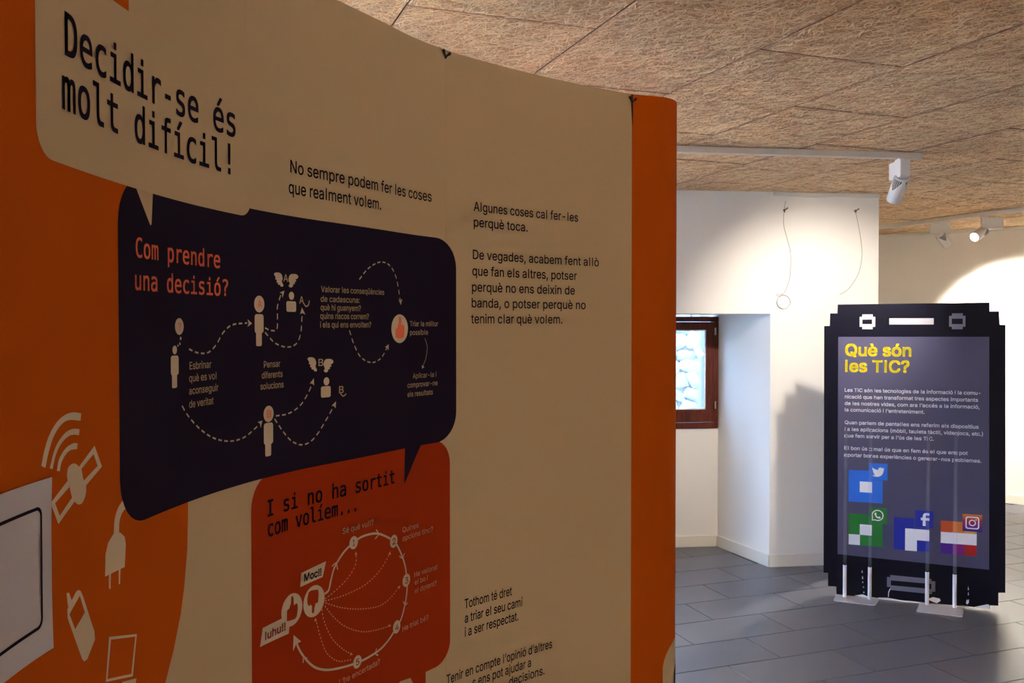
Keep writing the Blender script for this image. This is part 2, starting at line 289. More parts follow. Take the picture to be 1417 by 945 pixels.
TEXTS = [
('Decidir-se és', -1.8759, 1.935, -1.3785, 0.0524, 'm', 'ink', 0.004, 'title'),
('molt difícil!', -1.8834, 1.867, -1.3948, 0.0524, 'm', 'ink', 0.004, 'title'),
('No sempre podem fer les coses', -1.2099, 1.8998, -0.7251, 0.0243, 's', 'ink', 0, 'body'),
('que realment volem.', -1.2147, 1.8586, -0.921, 0.0243, 's', 'ink', 0, 'body'),
('Algunes coses cal fer-les', -0.5761, 1.8923, -0.2014, 0.0237, 's', 'ink', 0, 'body'),
('perquè toca.', -0.5761, 1.8525, -0.3857, 0.0237, 's', 'ink', 0, 'body'),
('De vegades, acabem fent allò', -0.5792, 1.7694, -0.1241, 0.0237, 's', 'ink', 0, 'body'),
('que fan els altres, potser', -0.5811, 1.7276, -0.2057, 0.0237, 's', 'ink', 0, 'body'),
('perquè no ens deixin de', -0.5824, 1.6865, -0.2134, 0.0237, 's', 'ink', 0, 'body'),
('banda, o potser perquè no', -0.5836, 1.6458, -0.1729, 0.0237, 's', 'ink', 0, 'body'),
('tenim clar què volem.', -0.5855, 1.6049, -0.2593, 0.0237, 's', 'ink', 0, 'body'),
('Tothom té dret', -0.6087, 0.8774, -0.442, 0.0237, 's', 'ink', 0, 'body'),
('a triar el seu camí', -0.6081, 0.8405, -0.4032, 0.0237, 's', 'ink', 0, 'body'),
('i a ser respectat.', -0.6082, 0.8051, -0.4189, 0.0237, 's', 'ink', 0, 'body'),
('Tenir en compte l’opinió d’altres', -0.6734, 0.7015, -0.2955, 0.0237, 's', 'ink', 0, 'body'),
('s ens pot ajudar a', -0.5818, 0.6679, -0.373, 0.0237, 's', 'ink', 0, 'body'),
('decisions.', -0.4525, 0.6341, -0.3235, 0.0237, 's', 'ink', 0, 'body'),
('Com prendre', -1.6878, 1.6993, -1.4286, 0.0282, 'm', 'coral', 0.004, 'nav'),
('una decisió?', -1.6903, 1.6517, -1.4045, 0.0282, 'm', 'coral', 0.004, 'nav'),
('Esbrinar', -1.5259, 1.5278, -1.4582, 0.012, 's', 'cream', 0, 'nav'),
('què es vol', -1.5274, 1.5075, -1.4424, 0.012, 's', 'cream', 0, 'nav'),
('aconseguir', -1.5277, 1.4869, -1.4364, 0.012, 's', 'cream', 0, 'nav'),
('de veritat', -1.5279, 1.4652, -1.4521, 0.012, 's', 'cream', 0, 'nav'),
('Pensar', -1.2947, 1.5202, -1.2443, 0.012, 's', 'cream', 0, 'nav'),
('diferents', -1.301, 1.5001, -1.2372, 0.012, 's', 'cream', 0, 'nav'),
('solucions', -1.3054, 1.4794, -1.2343, 0.012, 's', 'cream', 0, 'nav'),
('Valorar les conseqüències', -1.1201, 1.6684, -0.912, 0.012, 's', 'cream', 0, 'nav'),
('de cadascuna:', -1.1213, 1.6485, -0.9993, 0.012, 's', 'cream', 0, 'nav'),
('què hi guanyem?', -1.1214, 1.6309, -0.9955, 0.012, 's', 'cream', 0.012, 'nav'),
('quins riscos correm?', -1.1227, 1.6132, -0.9679, 0.012, 's', 'cream', 0.012, 'nav'),
('i els qui ens envolten?', -1.1233, 1.5953, -0.9599, 0.012, 's', 'cream', 0.012, 'nav'),
('Triar la millor', -0.8099, 1.5977, -0.7027, 0.012, 's', 'cream', 0, 'nav'),
('possible', -0.8099, 1.5771, -0.7402, 0.012, 's', 'cream', 0, 'nav'),
('Aplicar-la i', -0.799, 1.4739, -0.71, 0.012, 's', 'cream', 0, 'nav'),
('comprovar-ne', -0.8202, 1.4529, -0.7051, 0.012, 's', 'cream', 0, 'nav'),
('els resultats', -0.8203, 1.4314, -0.7228, 0.012, 's', 'cream', 0, 'nav'),
('I si no ha sortit', -1.2851, 1.2371, -0.874, 0.0305, 'm', 'ink', 0.004, 'red'),
('com volíem...', -1.2841, 1.1982, -1.0133, 0.0305, 'm', 'ink', 0.004, 'red'),
('Sé què vull?', -1.0576, 1.1566, -0.9537, 0.0122, 's', 'cream', 0, 'red'),
('Quines', -0.8415, 1.1158, -0.7778, 0.0122, 's', 'pale', 0, 'red'),
('opcions tinc?', -0.8416, 1.0957, -0.7228, 0.0122, 's', 'pale', 0, 'red'),
('He valorat', -0.7948, 0.9994, -0.7061, 0.0122, 's', 'pale', 0, 'red'),
('el bo i', -0.7931, 0.9806, -0.7431, 0.0122, 's', 'pale', 0, 'red'),
('el dolent?', -0.7931, 0.9602, -0.7101, 0.0122, 's', 'pale', 0, 'red'),
('He triat bé?', -0.8424, 0.8834, -0.7405, 0.0122, 's', 'pale', 0, 'red'),
('L’he encertada?', -1.0702, 0.8377, -0.9316, 0.0122, 's', 'pale', 0, 'red'),
('Moc!!', -1.1743, 1.0846, -1.1222, 0.0146, 's', 'ink', 0.026, 'red2'),
('Iuhu!!', -1.2951, 1.0044, -1.2315, 0.0151, 's', 'wine', 0.026, 'red2'),
('?', -1.5607, 1.5917, -1.5497, 0.012, 's', 'coral', 0.01, 'nav2'),
('A', -1.3133, 1.6325, -1.2993, 0.0141, 's', 'coral', 0.01, 'nav2'),
('B', -1.2863, 1.4248, -1.2723, 0.0141, 's', 'coral', 0.01, 'nav2'),
('A', -1.2336, 1.6849, -1.2191, 0.014, 's', 'cream', 0.0, 'nav2'),
('A', -1.1854, 1.6431, -1.1716, 0.0143, 's', 'cream', 0.0, 'nav2'),
('B', -1.1289, 1.5166, -1.1141, 0.0141, 's', 'cream', 0.0, 'nav2'),
('B', -1.0671, 1.4567, -1.0527, 0.0145, 's', 'cream', 0.0, 'nav2'),
('1', -1.0248, 1.1241, -1.0177, 0.0133, 's', 'redtxt', 0.012, 'red3'),
('2', -0.8825, 1.0958, -0.8691, 0.0141, 's', 'redtxt', 0.012, 'red3'),
('3', -0.832, 0.9927, -0.8185, 0.0144, 's', 'redtxt', 0.012, 'red3'),
('4', -0.8717, 0.8942, -0.8581, 0.0143, 's', 'redtxt', 0.012, 'red3'),
('5', -1.0154, 0.8613, -1.0041, 0.0134, 's', 'redtxt', 0.012, 'red3')]
POLYS = [
('cream', 1, [(-1.5418, 1.598), (-1.5421, 1.601), (-1.5431, 1.6038), (-1.5447, 1.6063), (-1.5468, 1.6084), (-1.5493, 1.61), (-1.5521, 1.611), (-1.5551, 1.6113), (-1.5581, 1.611), (-1.5609, 1.61), (-1.5634, 1.6084), (-1.5655, 1.6063), (-1.5671, 1.6038), (-1.5681, 1.601), (-1.5684, 1.598), (-1.5681, 1.595), (-1.5671, 1.5922), (-1.5655, 1.5897), (-1.5634, 1.5876), (-1.5609, 1.586), (-1.5581, 1.585), (-1.5551, 1.5847), (-1.5521, 1.585), (-1.5493, 1.586), (-1.5468, 1.5876), (-1.5447, 1.5897), (-1.5431, 1.5922), (-1.5421, 1.595)], [], 'nav'),
('cream', 1, [(-1.5483, 1.5789), (-1.5487, 1.5803), (-1.5497, 1.5813), (-1.5511, 1.5817), (-1.5525, 1.5813), (-1.5535, 1.5803), (-1.5539, 1.5789), (-1.5535, 1.5775), (-1.5525, 1.5765), (-1.5511, 1.5761), (-1.5497, 1.5765), (-1.5487, 1.5775)], [], 'nav'),
('cream', 1, [(-1.5515, 1.5703), (-1.5518, 1.5714), (-1.5526, 1.5722), (-1.5537, 1.5725), (-1.5548, 1.5722), (-1.5556, 1.5714), (-1.5559, 1.5703), (-1.5556, 1.5692), (-1.5548, 1.5684), (-1.5537, 1.5681), (-1.5526, 1.5684), (-1.5518, 1.5692)], [], 'nav'),
('cream', 1, [(-1.5579, 1.5673), (-1.5582, 1.5682), (-1.5588, 1.5689), (-1.5598, 1.5692), (-1.5608, 1.5689), (-1.5614, 1.5682), (-1.5617, 1.5673), (-1.5614, 1.5664), (-1.5608, 1.5657), (-1.5598, 1.5654), (-1.5588, 1.5657), (-1.5582, 1.5664)], [], 'nav'),
('cream', 1, [(-1.5628, 1.5609), (-1.5631, 1.563), (-1.5641, 1.565), (-1.5656, 1.5665), (-1.5676, 1.5675), (-1.5697, 1.5678), (-1.5718, 1.5675), (-1.5738, 1.5665), (-1.5753, 1.565), (-1.5763, 1.563), (-1.5766, 1.5609), (-1.5763, 1.5588), (-1.5753, 1.5568), (-1.5738, 1.5553), (-1.5718, 1.5543), (-1.5697, 1.554), (-1.5676, 1.5543), (-1.5656, 1.5553), (-1.5641, 1.5568), (-1.5631, 1.5588)], [], 'nav'),
('cream', 1, [(-1.558, 1.5471), (-1.5584, 1.5489), (-1.5594, 1.5505), (-1.561, 1.5515), (-1.5628, 1.5519), (-1.5773, 1.5519), (-1.5791, 1.5515), (-1.5807, 1.5505), (-1.5817, 1.5489), (-1.5821, 1.5471), (-1.5821, 1.5258), (-1.5817, 1.524), (-1.5807, 1.5224), (-1.5791, 1.5214), (-1.5773, 1.521), (-1.5628, 1.521), (-1.561, 1.5214), (-1.5594, 1.5224), (-1.5584, 1.524), (-1.558, 1.5258)], [], 'nav'),
('cream', 1.1, [(-1.5632, 1.5237), (-1.5634, 1.5249), (-1.5641, 1.5259), (-1.5651, 1.5266), (-1.5663, 1.5268), (-1.5757, 1.5268), (-1.5769, 1.5266), (-1.5779, 1.5259), (-1.5786, 1.5249), (-1.5788, 1.5237), (-1.5788, 1.5038), (-1.5786, 1.5026), (-1.5779, 1.5016), (-1.5769, 1.5009), (-1.5757, 1.5007), (-1.5663, 1.5007), (-1.5651, 1.5009), (-1.5641, 1.5016), (-1.5634, 1.5026), (-1.5632, 1.5038)], [], 'nav'),
('cream', 1, [(-1.2909, 1.6395), (-1.2913, 1.643), (-1.2924, 1.6463), (-1.2943, 1.6492), (-1.2968, 1.6517), (-1.2997, 1.6536), (-1.303, 1.6547), (-1.3065, 1.6551), (-1.31, 1.6547), (-1.3133, 1.6536), (-1.3162, 1.6517), (-1.3187, 1.6492), (-1.3206, 1.6463), (-1.3217, 1.643), (-1.3221, 1.6395), (-1.3217, 1.636), (-1.3206, 1.6327), (-1.3187, 1.6298), (-1.3162, 1.6273), (-1.3133, 1.6254), (-1.31, 1.6243), (-1.3065, 1.6239), (-1.303, 1.6243), (-1.2997, 1.6254), (-1.2968, 1.6273), (-1.2943, 1.6298), (-1.2924, 1.6327), (-1.2913, 1.636)], [], 'nav'),
('cream', 1, [(-1.2936, 1.6151), (-1.294, 1.6171), (-1.2952, 1.6189), (-1.297, 1.6201), (-1.299, 1.6205), (-1.3154, 1.6205), (-1.3174, 1.6201), (-1.3192, 1.6189), (-1.3204, 1.6171), (-1.3208, 1.6151), (-1.3208, 1.5907), (-1.3204, 1.5887), (-1.3192, 1.5869), (-1.3174, 1.5857), (-1.3154, 1.5853), (-1.299, 1.5853), (-1.297, 1.5857), (-1.2952, 1.5869), (-1.294, 1.5887), (-1.2936, 1.5907)], [], 'nav'),
('cream', 1.1, [(-1.2993, 1.5886), (-1.2996, 1.5899), (-1.3003, 1.5911), (-1.3015, 1.5918), (-1.3028, 1.5921), (-1.3133, 1.5921), (-1.3146, 1.5918), (-1.3158, 1.5911), (-1.3165, 1.5899), (-1.3168, 1.5886), (-1.3168, 1.5646), (-1.3165, 1.5633), (-1.3158, 1.5621), (-1.3146, 1.5614), (-1.3133, 1.5611), (-1.3028, 1.5611), (-1.3015, 1.5614), (-1.3003, 1.5621), (-1.2996, 1.5633), (-1.2993, 1.5646)], [], 'nav'),
('cream', 1, [(-1.264, 1.4317), (-1.2644, 1.4351), (-1.2655, 1.4384), (-1.2674, 1.4414), (-1.2698, 1.4438), (-1.2728, 1.4457), (-1.2761, 1.4468), (-1.2795, 1.4472), (-1.2829, 1.4468), (-1.2862, 1.4457), (-1.2892, 1.4438), (-1.2916, 1.4414), (-1.2935, 1.4384), (-1.2946, 1.4351), (-1.295, 1.4317), (-1.2946, 1.4283), (-1.2935, 1.425), (-1.2916, 1.422), (-1.2892, 1.4196), (-1.2862, 1.4177), (-1.2829, 1.4166), (-1.2795, 1.4162), (-1.2761, 1.4166), (-1.2728, 1.4177), (-1.2698, 1.4196), (-1.2674, 1.422), (-1.2655, 1.425), (-1.2644, 1.4283)], [], 'nav'),
('cream', 1, [(-1.266, 1.409), (-1.2664, 1.4112), (-1.2677, 1.413), (-1.2695, 1.4143), (-1.2717, 1.4147), (-1.2887, 1.4147), (-1.2909, 1.4143), (-1.2927, 1.413), (-1.294, 1.4112), (-1.2944, 1.409), (-1.2944, 1.3798), (-1.294, 1.3776), (-1.2927, 1.3758), (-1.2909, 1.3745), (-1.2887, 1.3741), (-1.2717, 1.3741), (-1.2695, 1.3745), (-1.2677, 1.3758), (-1.2664, 1.3776), (-1.266, 1.3798)], [], 'nav'),
('cream', 1.1, [(-1.2723, 1.3798), (-1.2726, 1.3812), (-1.2734, 1.3823), (-1.2745, 1.3831), (-1.2759, 1.3834), (-1.2867, 1.3834), (-1.2881, 1.3831), (-1.2892, 1.3823), (-1.29, 1.3812), (-1.2903, 1.3798), (-1.2903, 1.3552), (-1.29, 1.3538), (-1.2892, 1.3527), (-1.2881, 1.3519), (-1.2867, 1.3516), (-1.2759, 1.3516), (-1.2745, 1.3519), (-1.2734, 1.3527), (-1.2726, 1.3538), (-1.2723, 1.3552)], [], 'nav'),
('cream', 1, [(-1.1999, 1.6579), (-1.2001, 1.6597), (-1.2007, 1.6613), (-1.2016, 1.6628), (-1.2029, 1.6641), (-1.2044, 1.665), (-1.206, 1.6656), (-1.2078, 1.6658), (-1.2096, 1.6656), (-1.2112, 1.665), (-1.2127, 1.6641), (-1.214, 1.6628), (-1.2149, 1.6613), (-1.2155, 1.6597), (-1.2157, 1.6579), (-1.2155, 1.6561), (-1.2149, 1.6545), (-1.214, 1.653), (-1.2127, 1.6517), (-1.2112, 1.6508), (-1.2096, 1.6502), (-1.2078, 1.65), (-1.206, 1.6502), (-1.2044, 1.6508), (-1.2029, 1.6517), (-1.2016, 1.653), (-1.2007, 1.6545), (-1.2001, 1.6561)], [], 'nav'),
('cream', 1, [(-1.1942, 1.6429), (-1.1945, 1.6445), (-1.1954, 1.6458), (-1.1967, 1.6467), (-1.1983, 1.647), (-1.2194, 1.647), (-1.221, 1.6467), (-1.2223, 1.6458), (-1.2232, 1.6445), (-1.2235, 1.6429), (-1.2235, 1.6306), (-1.2232, 1.629), (-1.2223, 1.6277), (-1.221, 1.6268), (-1.2194, 1.6265), (-1.1983, 1.6265), (-1.1967, 1.6268), (-1.1954, 1.6277), (-1.1945, 1.629), (-1.1942, 1.6306)], [], 'nav'),
('cream', 1, [(-1.0956, 1.4838), (-1.0958, 1.4857), (-1.0964, 1.4874), (-1.0974, 1.489), (-1.0988, 1.4904), (-1.1004, 1.4914), (-1.1021, 1.492), (-1.104, 1.4922), (-1.1059, 1.492), (-1.1076, 1.4914), (-1.1092, 1.4904), (-1.1106, 1.489), (-1.1116, 1.4874), (-1.1122, 1.4857), (-1.1124, 1.4838), (-1.1122, 1.4819), (-1.1116, 1.4802), (-1.1106, 1.4786), (-1.1092, 1.4772), (-1.1076, 1.4762), (-1.1059, 1.4756), (-1.104, 1.4754), (-1.1021, 1.4756), (-1.1004, 1.4762), (-1.0988, 1.4772), (-1.0974, 1.4786), (-1.0964, 1.4802), (-1.0958, 1.4819)], [], 'nav'),
('cream', 1, [(-1.0916, 1.4691), (-1.0919, 1.4709), (-1.0929, 1.4724), (-1.0944, 1.4734), (-1.0962, 1.4737), (-1.116, 1.4737), (-1.1178, 1.4734), (-1.1193, 1.4724), (-1.1203, 1.4709), (-1.1206, 1.4691), (-1.1206, 1.4554), (-1.1203, 1.4536), (-1.1193, 1.4521), (-1.1178, 1.4511), (-1.116, 1.4508), (-1.0962, 1.4508), (-1.0944, 1.4511), (-1.0929, 1.4521), (-1.0919, 1.4536), (-1.0916, 1.4554)], [], 'nav'),
('cream', 1, [(-1.2608, 1.6973), (-1.2605, 1.6985), (-1.2594, 1.6995), (-1.2579, 1.7003), (-1.2559, 1.7009), (-1.2535, 1.7013), (-1.2509, 1.7014), (-1.2478, 1.7014), (-1.2445, 1.7011), (-1.2416, 1.7005), (-1.2394, 1.6994), (-1.2377, 1.698), (-1.2364, 1.6963), (-1.2354, 1.6944), (-1.2349, 1.6922), (-1.2347, 1.6901), (-1.2355, 1.6882), (-1.2367, 1.6864), (-1.2371, 1.6844), (-1.2358, 1.6822), (-1.2338, 1.6799), (-1.2325, 1.678), (-1.2326, 1.6765), (-1.2335, 1.6755), (-1.2348, 1.6749), (-1.2366, 1.6747), (-1.2388, 1.6749), (-1.2406, 1.6754), (-1.2416, 1.6763), (-1.2421, 1.6774), (-1.2429, 1.6783), (-1.2444, 1.6783), (-1.2461, 1.6779), (-1.2476, 1.6781), (-1.2485, 1.6792), (-1.2491, 1.6808), (-1.2499, 1.682), (-1.2511, 1.6824), (-1.2525, 1.6825), (-1.2533, 1.683), (-1.2531, 1.6843), (-1.2523, 1.6861), (-1.2522, 1.6874), (-1.2535, 1.6877), (-1.2554, 1.6876), (-1.2568, 1.6879), (-1.2568, 1.6891), (-1.2562, 1.6907), (-1.2562, 1.6924), (-1.2576, 1.694), (-1.2596, 1.6957)], [], 'nav'),
('cream', 1, [(-1.2163, 1.6779), (-1.2153, 1.679), (-1.2137, 1.6803), (-1.2128, 1.6818), (-1.2136, 1.6833), (-1.2151, 1.685), (-1.2162, 1.6868), (-1.2167, 1.6888), (-1.2167, 1.6908), (-1.2162, 1.6928), (-1.2151, 1.695), (-1.2136, 1.6973), (-1.2115, 1.6991), (-1.209, 1.7001), (-1.206, 1.7007), (-1.2029, 1.701), (-1.1995, 1.7012), (-1.1961, 1.7012), (-1.1931, 1.7007), (-1.1906, 1.6999), (-1.1885, 1.6986), (-1.1874, 1.6972), (-1.1874, 1.6957), (-1.1884, 1.694), (-1.1897, 1.6926), (-1.1917, 1.6918), (-1.194, 1.6914), (-1.1955, 1.6908), (-1.195, 1.6896), (-1.1937, 1.6883), (-1.1932, 1.6871), (-1.1944, 1.6865), (-1.1963, 1.6861), (-1.1978, 1.6854), (-1.198, 1.6842), (-1.1976, 1.6828), (-1.1978, 1.6816), (-1.1991, 1.6812), (-1.201, 1.6811), (-1.2024, 1.6807), (-1.203, 1.6796), (-1.2031, 1.6781), (-1.2036, 1.6769), (-1.2049, 1.6758), (-1.2065, 1.675), (-1.2082, 1.6744), (-1.2102, 1.6743), (-1.2123, 1.6745), (-1.214, 1.675), (-1.2152, 1.6757), (-1.2161, 1.6767)], [], 'nav'),
('cream', 1, [(-1.1603, 1.5317), (-1.16, 1.533), (-1.1589, 1.534), (-1.1574, 1.5347), (-1.1555, 1.5352), (-1.1531, 1.5353), (-1.1505, 1.5353), (-1.1475, 1.5349), (-1.1442, 1.5343), (-1.1414, 1.5334), (-1.1393, 1.5321), (-1.1376, 1.5304), (-1.1363, 1.5286), (-1.1353, 1.5264), (-1.1347, 1.5241), (-1.1346, 1.5219), (-1.1353, 1.5199), (-1.1365, 1.5181), (-1.1369, 1.5161), (-1.1357, 1.5136), (-1.1336, 1.511), (-1.1324, 1.5089), (-1.1325, 1.5074), (-1.1334, 1.5064), (-1.1347, 1.5058), (-1.1365, 1.5058), (-1.1386, 1.5062), (-1.1404, 1.5069), (-1.1413, 1.5079), (-1.1419, 1.5092), (-1.1427, 1.5101), (-1.1441, 1.5102), (-1.1458, 1.51), (-1.1473, 1.5103), (-1.1481, 1.5115), (-1.1488, 1.5133), (-1.1495, 1.5147), (-1.1507, 1.5152), (-1.1521, 1.5154), (-1.1529, 1.516), (-1.1527, 1.5174), (-1.1519, 1.5192), (-1.1518, 1.5206), (-1.1531, 1.521), (-1.155, 1.5211), (-1.1563, 1.5215), (-1.1563, 1.5227), (-1.1558, 1.5244), (-1.1557, 1.5261), (-1.1572, 1.528), (-1.1591, 1.53)], [], 'nav'),
('cream', 1, [(-1.1119, 1.5068), (-1.1109, 1.508), (-1.1093, 1.5092), (-1.1084, 1.5106), (-1.1092, 1.5123), (-1.1107, 1.5143), (-1.1118, 1.5163), (-1.1122, 1.5183), (-1.1123, 1.5205), (-1.1118, 1.5226), (-1.1107, 1.5248), (-1.1092, 1.5271), (-1.1072, 1.5288), (-1.1047, 1.5297), (-1.1017, 1.53), (-1.0986, 1.5301), (-1.0954, 1.53), (-1.0919, 1.5297), (-1.0889, 1.529), (-1.0864, 1.5278), (-1.0843, 1.5263), (-1.0831, 1.5248), (-1.0832, 1.5231), (-1.0842, 1.5214), (-1.0855, 1.5201), (-1.0875, 1.5194), (-1.0898, 1.5192), (-1.0913, 1.5187), (-1.0909, 1.5174), (-1.0895, 1.5159), (-1.089, 1.5146), (-1.0902, 1.514), (-1.0921, 1.5137), (-1.0936, 1.5132), (-1.0938, 1.5119), (-1.0934, 1.5104), (-1.0936, 1.5092), (-1.0949, 1.5089), (-1.0968, 1.5089), (-1.0982, 1.5086), (-1.0987, 1.5075), (-1.0988, 1.506), (-1.0994, 1.5047), (-1.1006, 1.5037), (-1.1022, 1.5029), (-1.1039, 1.5025), (-1.1059, 1.5025), (-1.1079, 1.5029), (-1.1096, 1.5035), (-1.1108, 1.5044), (-1.1117, 1.5056)], [], 'nav'),
('cream', 1, [(-0.8167, 1.592), (-0.8175, 1.5994), (-0.82, 1.6064), (-0.8239, 1.6127), (-0.8292, 1.618), (-0.8355, 1.6219), (-0.8425, 1.6244), (-0.8499, 1.6252), (-0.8573, 1.6244), (-0.8643, 1.6219), (-0.8706, 1.618), (-0.8759, 1.6127), (-0.8798, 1.6064), (-0.8823, 1.5994), (-0.8831, 1.592), (-0.8823, 1.5846), (-0.8798, 1.5776), (-0.8759, 1.5713), (-0.8706, 1.566), (-0.8643, 1.5621), (-0.8573, 1.5596), (-0.8499, 1.5588), (-0.8425, 1.5596), (-0.8355, 1.5621), (-0.8292, 1.566), (-0.8239, 1.5713), (-0.82, 1.5776), (-0.8175, 1.5846)], [], 'nav'),
('coral', 1.3, [(-0.8669, 1.5903), (-0.86, 1.5947), (-0.8545, 1.6044), (-0.8537, 1.6177), (-0.8498, 1.6204), (-0.8451, 1.6177), (-0.8428, 1.6102), (-0.8444, 1.6009), (-0.8335, 1.6004), (-0.8297, 1.5955), (-0.8305, 1.5812), (-0.8321, 1.5723), (-0.8429, 1.5693), (-0.8554, 1.569), (-0.867, 1.5727)], [], 'nav'),
('cream', 1, [(-1.3431, 1.6111), (-1.329, 1.6032), (-1.3432, 1.597), (-1.3394, 1.6035)], [], 'nav'),
('cream', 1, [(-1.2291, 1.6673), (-1.2436, 1.6631), (-1.2367, 1.6611), (-1.235, 1.653)], [], 'nav'),
('cream', 1, [(-1.1763, 1.6355), (-1.1821, 1.6221), (-1.1752, 1.6245), (-1.1666, 1.6215)], [], 'nav'),
('cream', 1, [(-1.1416, 1.4921), (-1.1537, 1.4819), (-1.1468, 1.4819), (-1.1412, 1.4773)], [], 'nav'),
('cream', 1, [(-1.0754, 1.4405), (-1.0889, 1.4315), (-1.0825, 1.431), (-1.0767, 1.4257)], [], 'nav'),
('cream', 1, [(-0.845, 1.647), (-0.8543, 1.6597), (-0.8473, 1.6576), (-0.8387, 1.6609)], [], 'nav'),
('cream', 1, [(-0.8934, 1.5569), (-0.9081, 1.5507), (-0.9001, 1.5492), (-0.895, 1.5426)], [], 'nav'),
('cream', 1, [(-0.762, 1.4956), (-0.7627, 1.5044), (-0.7591, 1.5024), (-0.7533, 1.4994)], [], 'nav'),
('cream', 1, [(-1.2986, 1.4211), (-1.3133, 1.4196), (-1.306, 1.4159), (-1.3042, 1.4075)], [], 'nav'),
('cream', 1.1, [(-1.0067, 1.1306), (-1.0071, 1.1337), (-1.0081, 1.1367), (-1.0098, 1.1393), (-1.012, 1.1415), (-1.0146, 1.1432), (-1.0176, 1.1442), (-1.0207, 1.1446), (-1.0238, 1.1442), (-1.0268, 1.1432), (-1.0294, 1.1415), (-1.0316, 1.1393), (-1.0333, 1.1367), (-1.0343, 1.1337), (-1.0347, 1.1306), (-1.0343, 1.1275), (-1.0333, 1.1245), (-1.0316, 1.1219), (-1.0294, 1.1197), (-1.0268, 1.118), (-1.0238, 1.117), (-1.0207, 1.1166), (-1.0176, 1.117), (-1.0146, 1.118), (-1.012, 1.1197), (-1.0098, 1.1219), (-1.0081, 1.1245), (-1.0071, 1.1275)], [], 'red'),
('cream', 1.1, [(-0.861, 1.1029), (-0.8614, 1.1062), (-0.8625, 1.1093), (-0.8642, 1.1121), (-0.8666, 1.1145), (-0.8694, 1.1162), (-0.8725, 1.1173), (-0.8758, 1.1177), (-0.8791, 1.1173), (-0.8822, 1.1162), (-0.885, 1.1145), (-0.8874, 1.1121), (-0.8891, 1.1093), (-0.8902, 1.1062), (-0.8906, 1.1029), (-0.8902, 1.0996), (-0.8891, 1.0965), (-0.8874, 1.0937), (-0.885, 1.0913), (-0.8822, 1.0896), (-0.8791, 1.0885), (-0.8758, 1.0881), (-0.8725, 1.0885), (-0.8694, 1.0896), (-0.8666, 1.0913), (-0.8642, 1.0937), (-0.8625, 1.0965), (-0.8614, 1.0996)], [], 'red'),
('cream', 1.1, [(-0.81, 0.9999), (-0.8104, 1.0033), (-0.8115, 1.0065), (-0.8133, 1.0094), (-0.8157, 1.0118), (-0.8186, 1.0136), (-0.8218, 1.0147), (-0.8252, 1.0151), (-0.8286, 1.0147), (-0.8318, 1.0136), (-0.8347, 1.0118), (-0.8371, 1.0094), (-0.8389, 1.0065), (-0.84, 1.0033), (-0.8404, 0.9999), (-0.84, 0.9965), (-0.8389, 0.9933), (-0.8371, 0.9904), (-0.8347, 0.988), (-0.8318, 0.9862), (-0.8286, 0.9851), (-0.8252, 0.9847), (-0.8218, 0.9851), (-0.8186, 0.9862), (-0.8157, 0.988), (-0.8133, 0.9904), (-0.8115, 0.9933), (-0.8104, 0.9965)], [], 'red'),
('cream', 1.1, [(-0.85, 0.9013), (-0.8504, 0.9046), (-0.8515, 0.9078), (-0.8533, 0.9106), (-0.8556, 0.9129), (-0.8584, 0.9147), (-0.8616, 0.9158), (-0.8649, 0.9162), (-0.8682, 0.9158), (-0.8714, 0.9147), (-0.8742, 0.9129), (-0.8765, 0.9106), (-0.8783, 0.9078), (-0.8794, 0.9046), (-0.8798, 0.9013), (-0.8794, 0.898), (-0.8783, 0.8948), (-0.8765, 0.892), (-0.8742, 0.8897), (-0.8714, 0.8879), (-0.8682, 0.8868), (-0.8649, 0.8864), (-0.8616, 0.8868), (-0.8584, 0.8879), (-0.8556, 0.8897), (-0.8533, 0.892), (-0.8515, 0.8948), (-0.8504, 0.898)], [], 'red'),
('cream', 1.1, [(-0.9958, 0.868), (-0.9962, 0.8711), (-0.9972, 0.8741), (-0.9989, 0.8767), (-1.0011, 0.8789), (-1.0037, 0.8806), (-1.0067, 0.8816), (-1.0098, 0.882), (-1.0129, 0.8816), (-1.0159, 0.8806), (-1.0185, 0.8789), (-1.0207, 0.8767), (-1.0224, 0.8741), (-1.0234, 0.8711), (-1.0238, 0.868), (-1.0234, 0.8649), (-1.0224, 0.8619), (-1.0207, 0.8593), (-1.0185, 0.8571), (-1.0159, 0.8554), (-1.0129, 0.8544), (-1.0098, 0.854), (-1.0067, 0.8544), (-1.0037, 0.8554), (-1.0011, 0.8571), (-0.9989, 0.8593), (-0.9972, 0.8619), (-0.9962, 0.8649)], [], 'red'),
('cream', 1.1, [(-1.206, 0.9859), (-1.1829, 0.9658), (-1.1982, 0.9657), (-1.2081, 0.9546)], [], 'red'),
('pale', 1, [(-1.0132, 1.1098), (-1.0173, 1.1034), (-1.0091, 1.1016)], [], 'red'),
('pale', 1, [(-0.8897, 1.0831), (-0.8969, 1.0777), (-0.8874, 1.0741)], [], 'red'),
('pale', 1, [(-0.8502, 0.9936), (-0.8608, 0.9939), (-0.8527, 0.9868)], [], 'red'),
('pale', 1, [(-0.8869, 0.9114), (-0.8964, 0.9167), (-0.8952, 0.91)], [], 'red'),
('pale', 1, [(-1.0249, 0.8886), (-1.0324, 0.8963), (-1.0334, 0.89)], [], 'red'),
('pale', 1, [(-1.1401, 1.0012), (-1.1434, 0.9949), (-1.136, 0.9934)], [], 'red'),
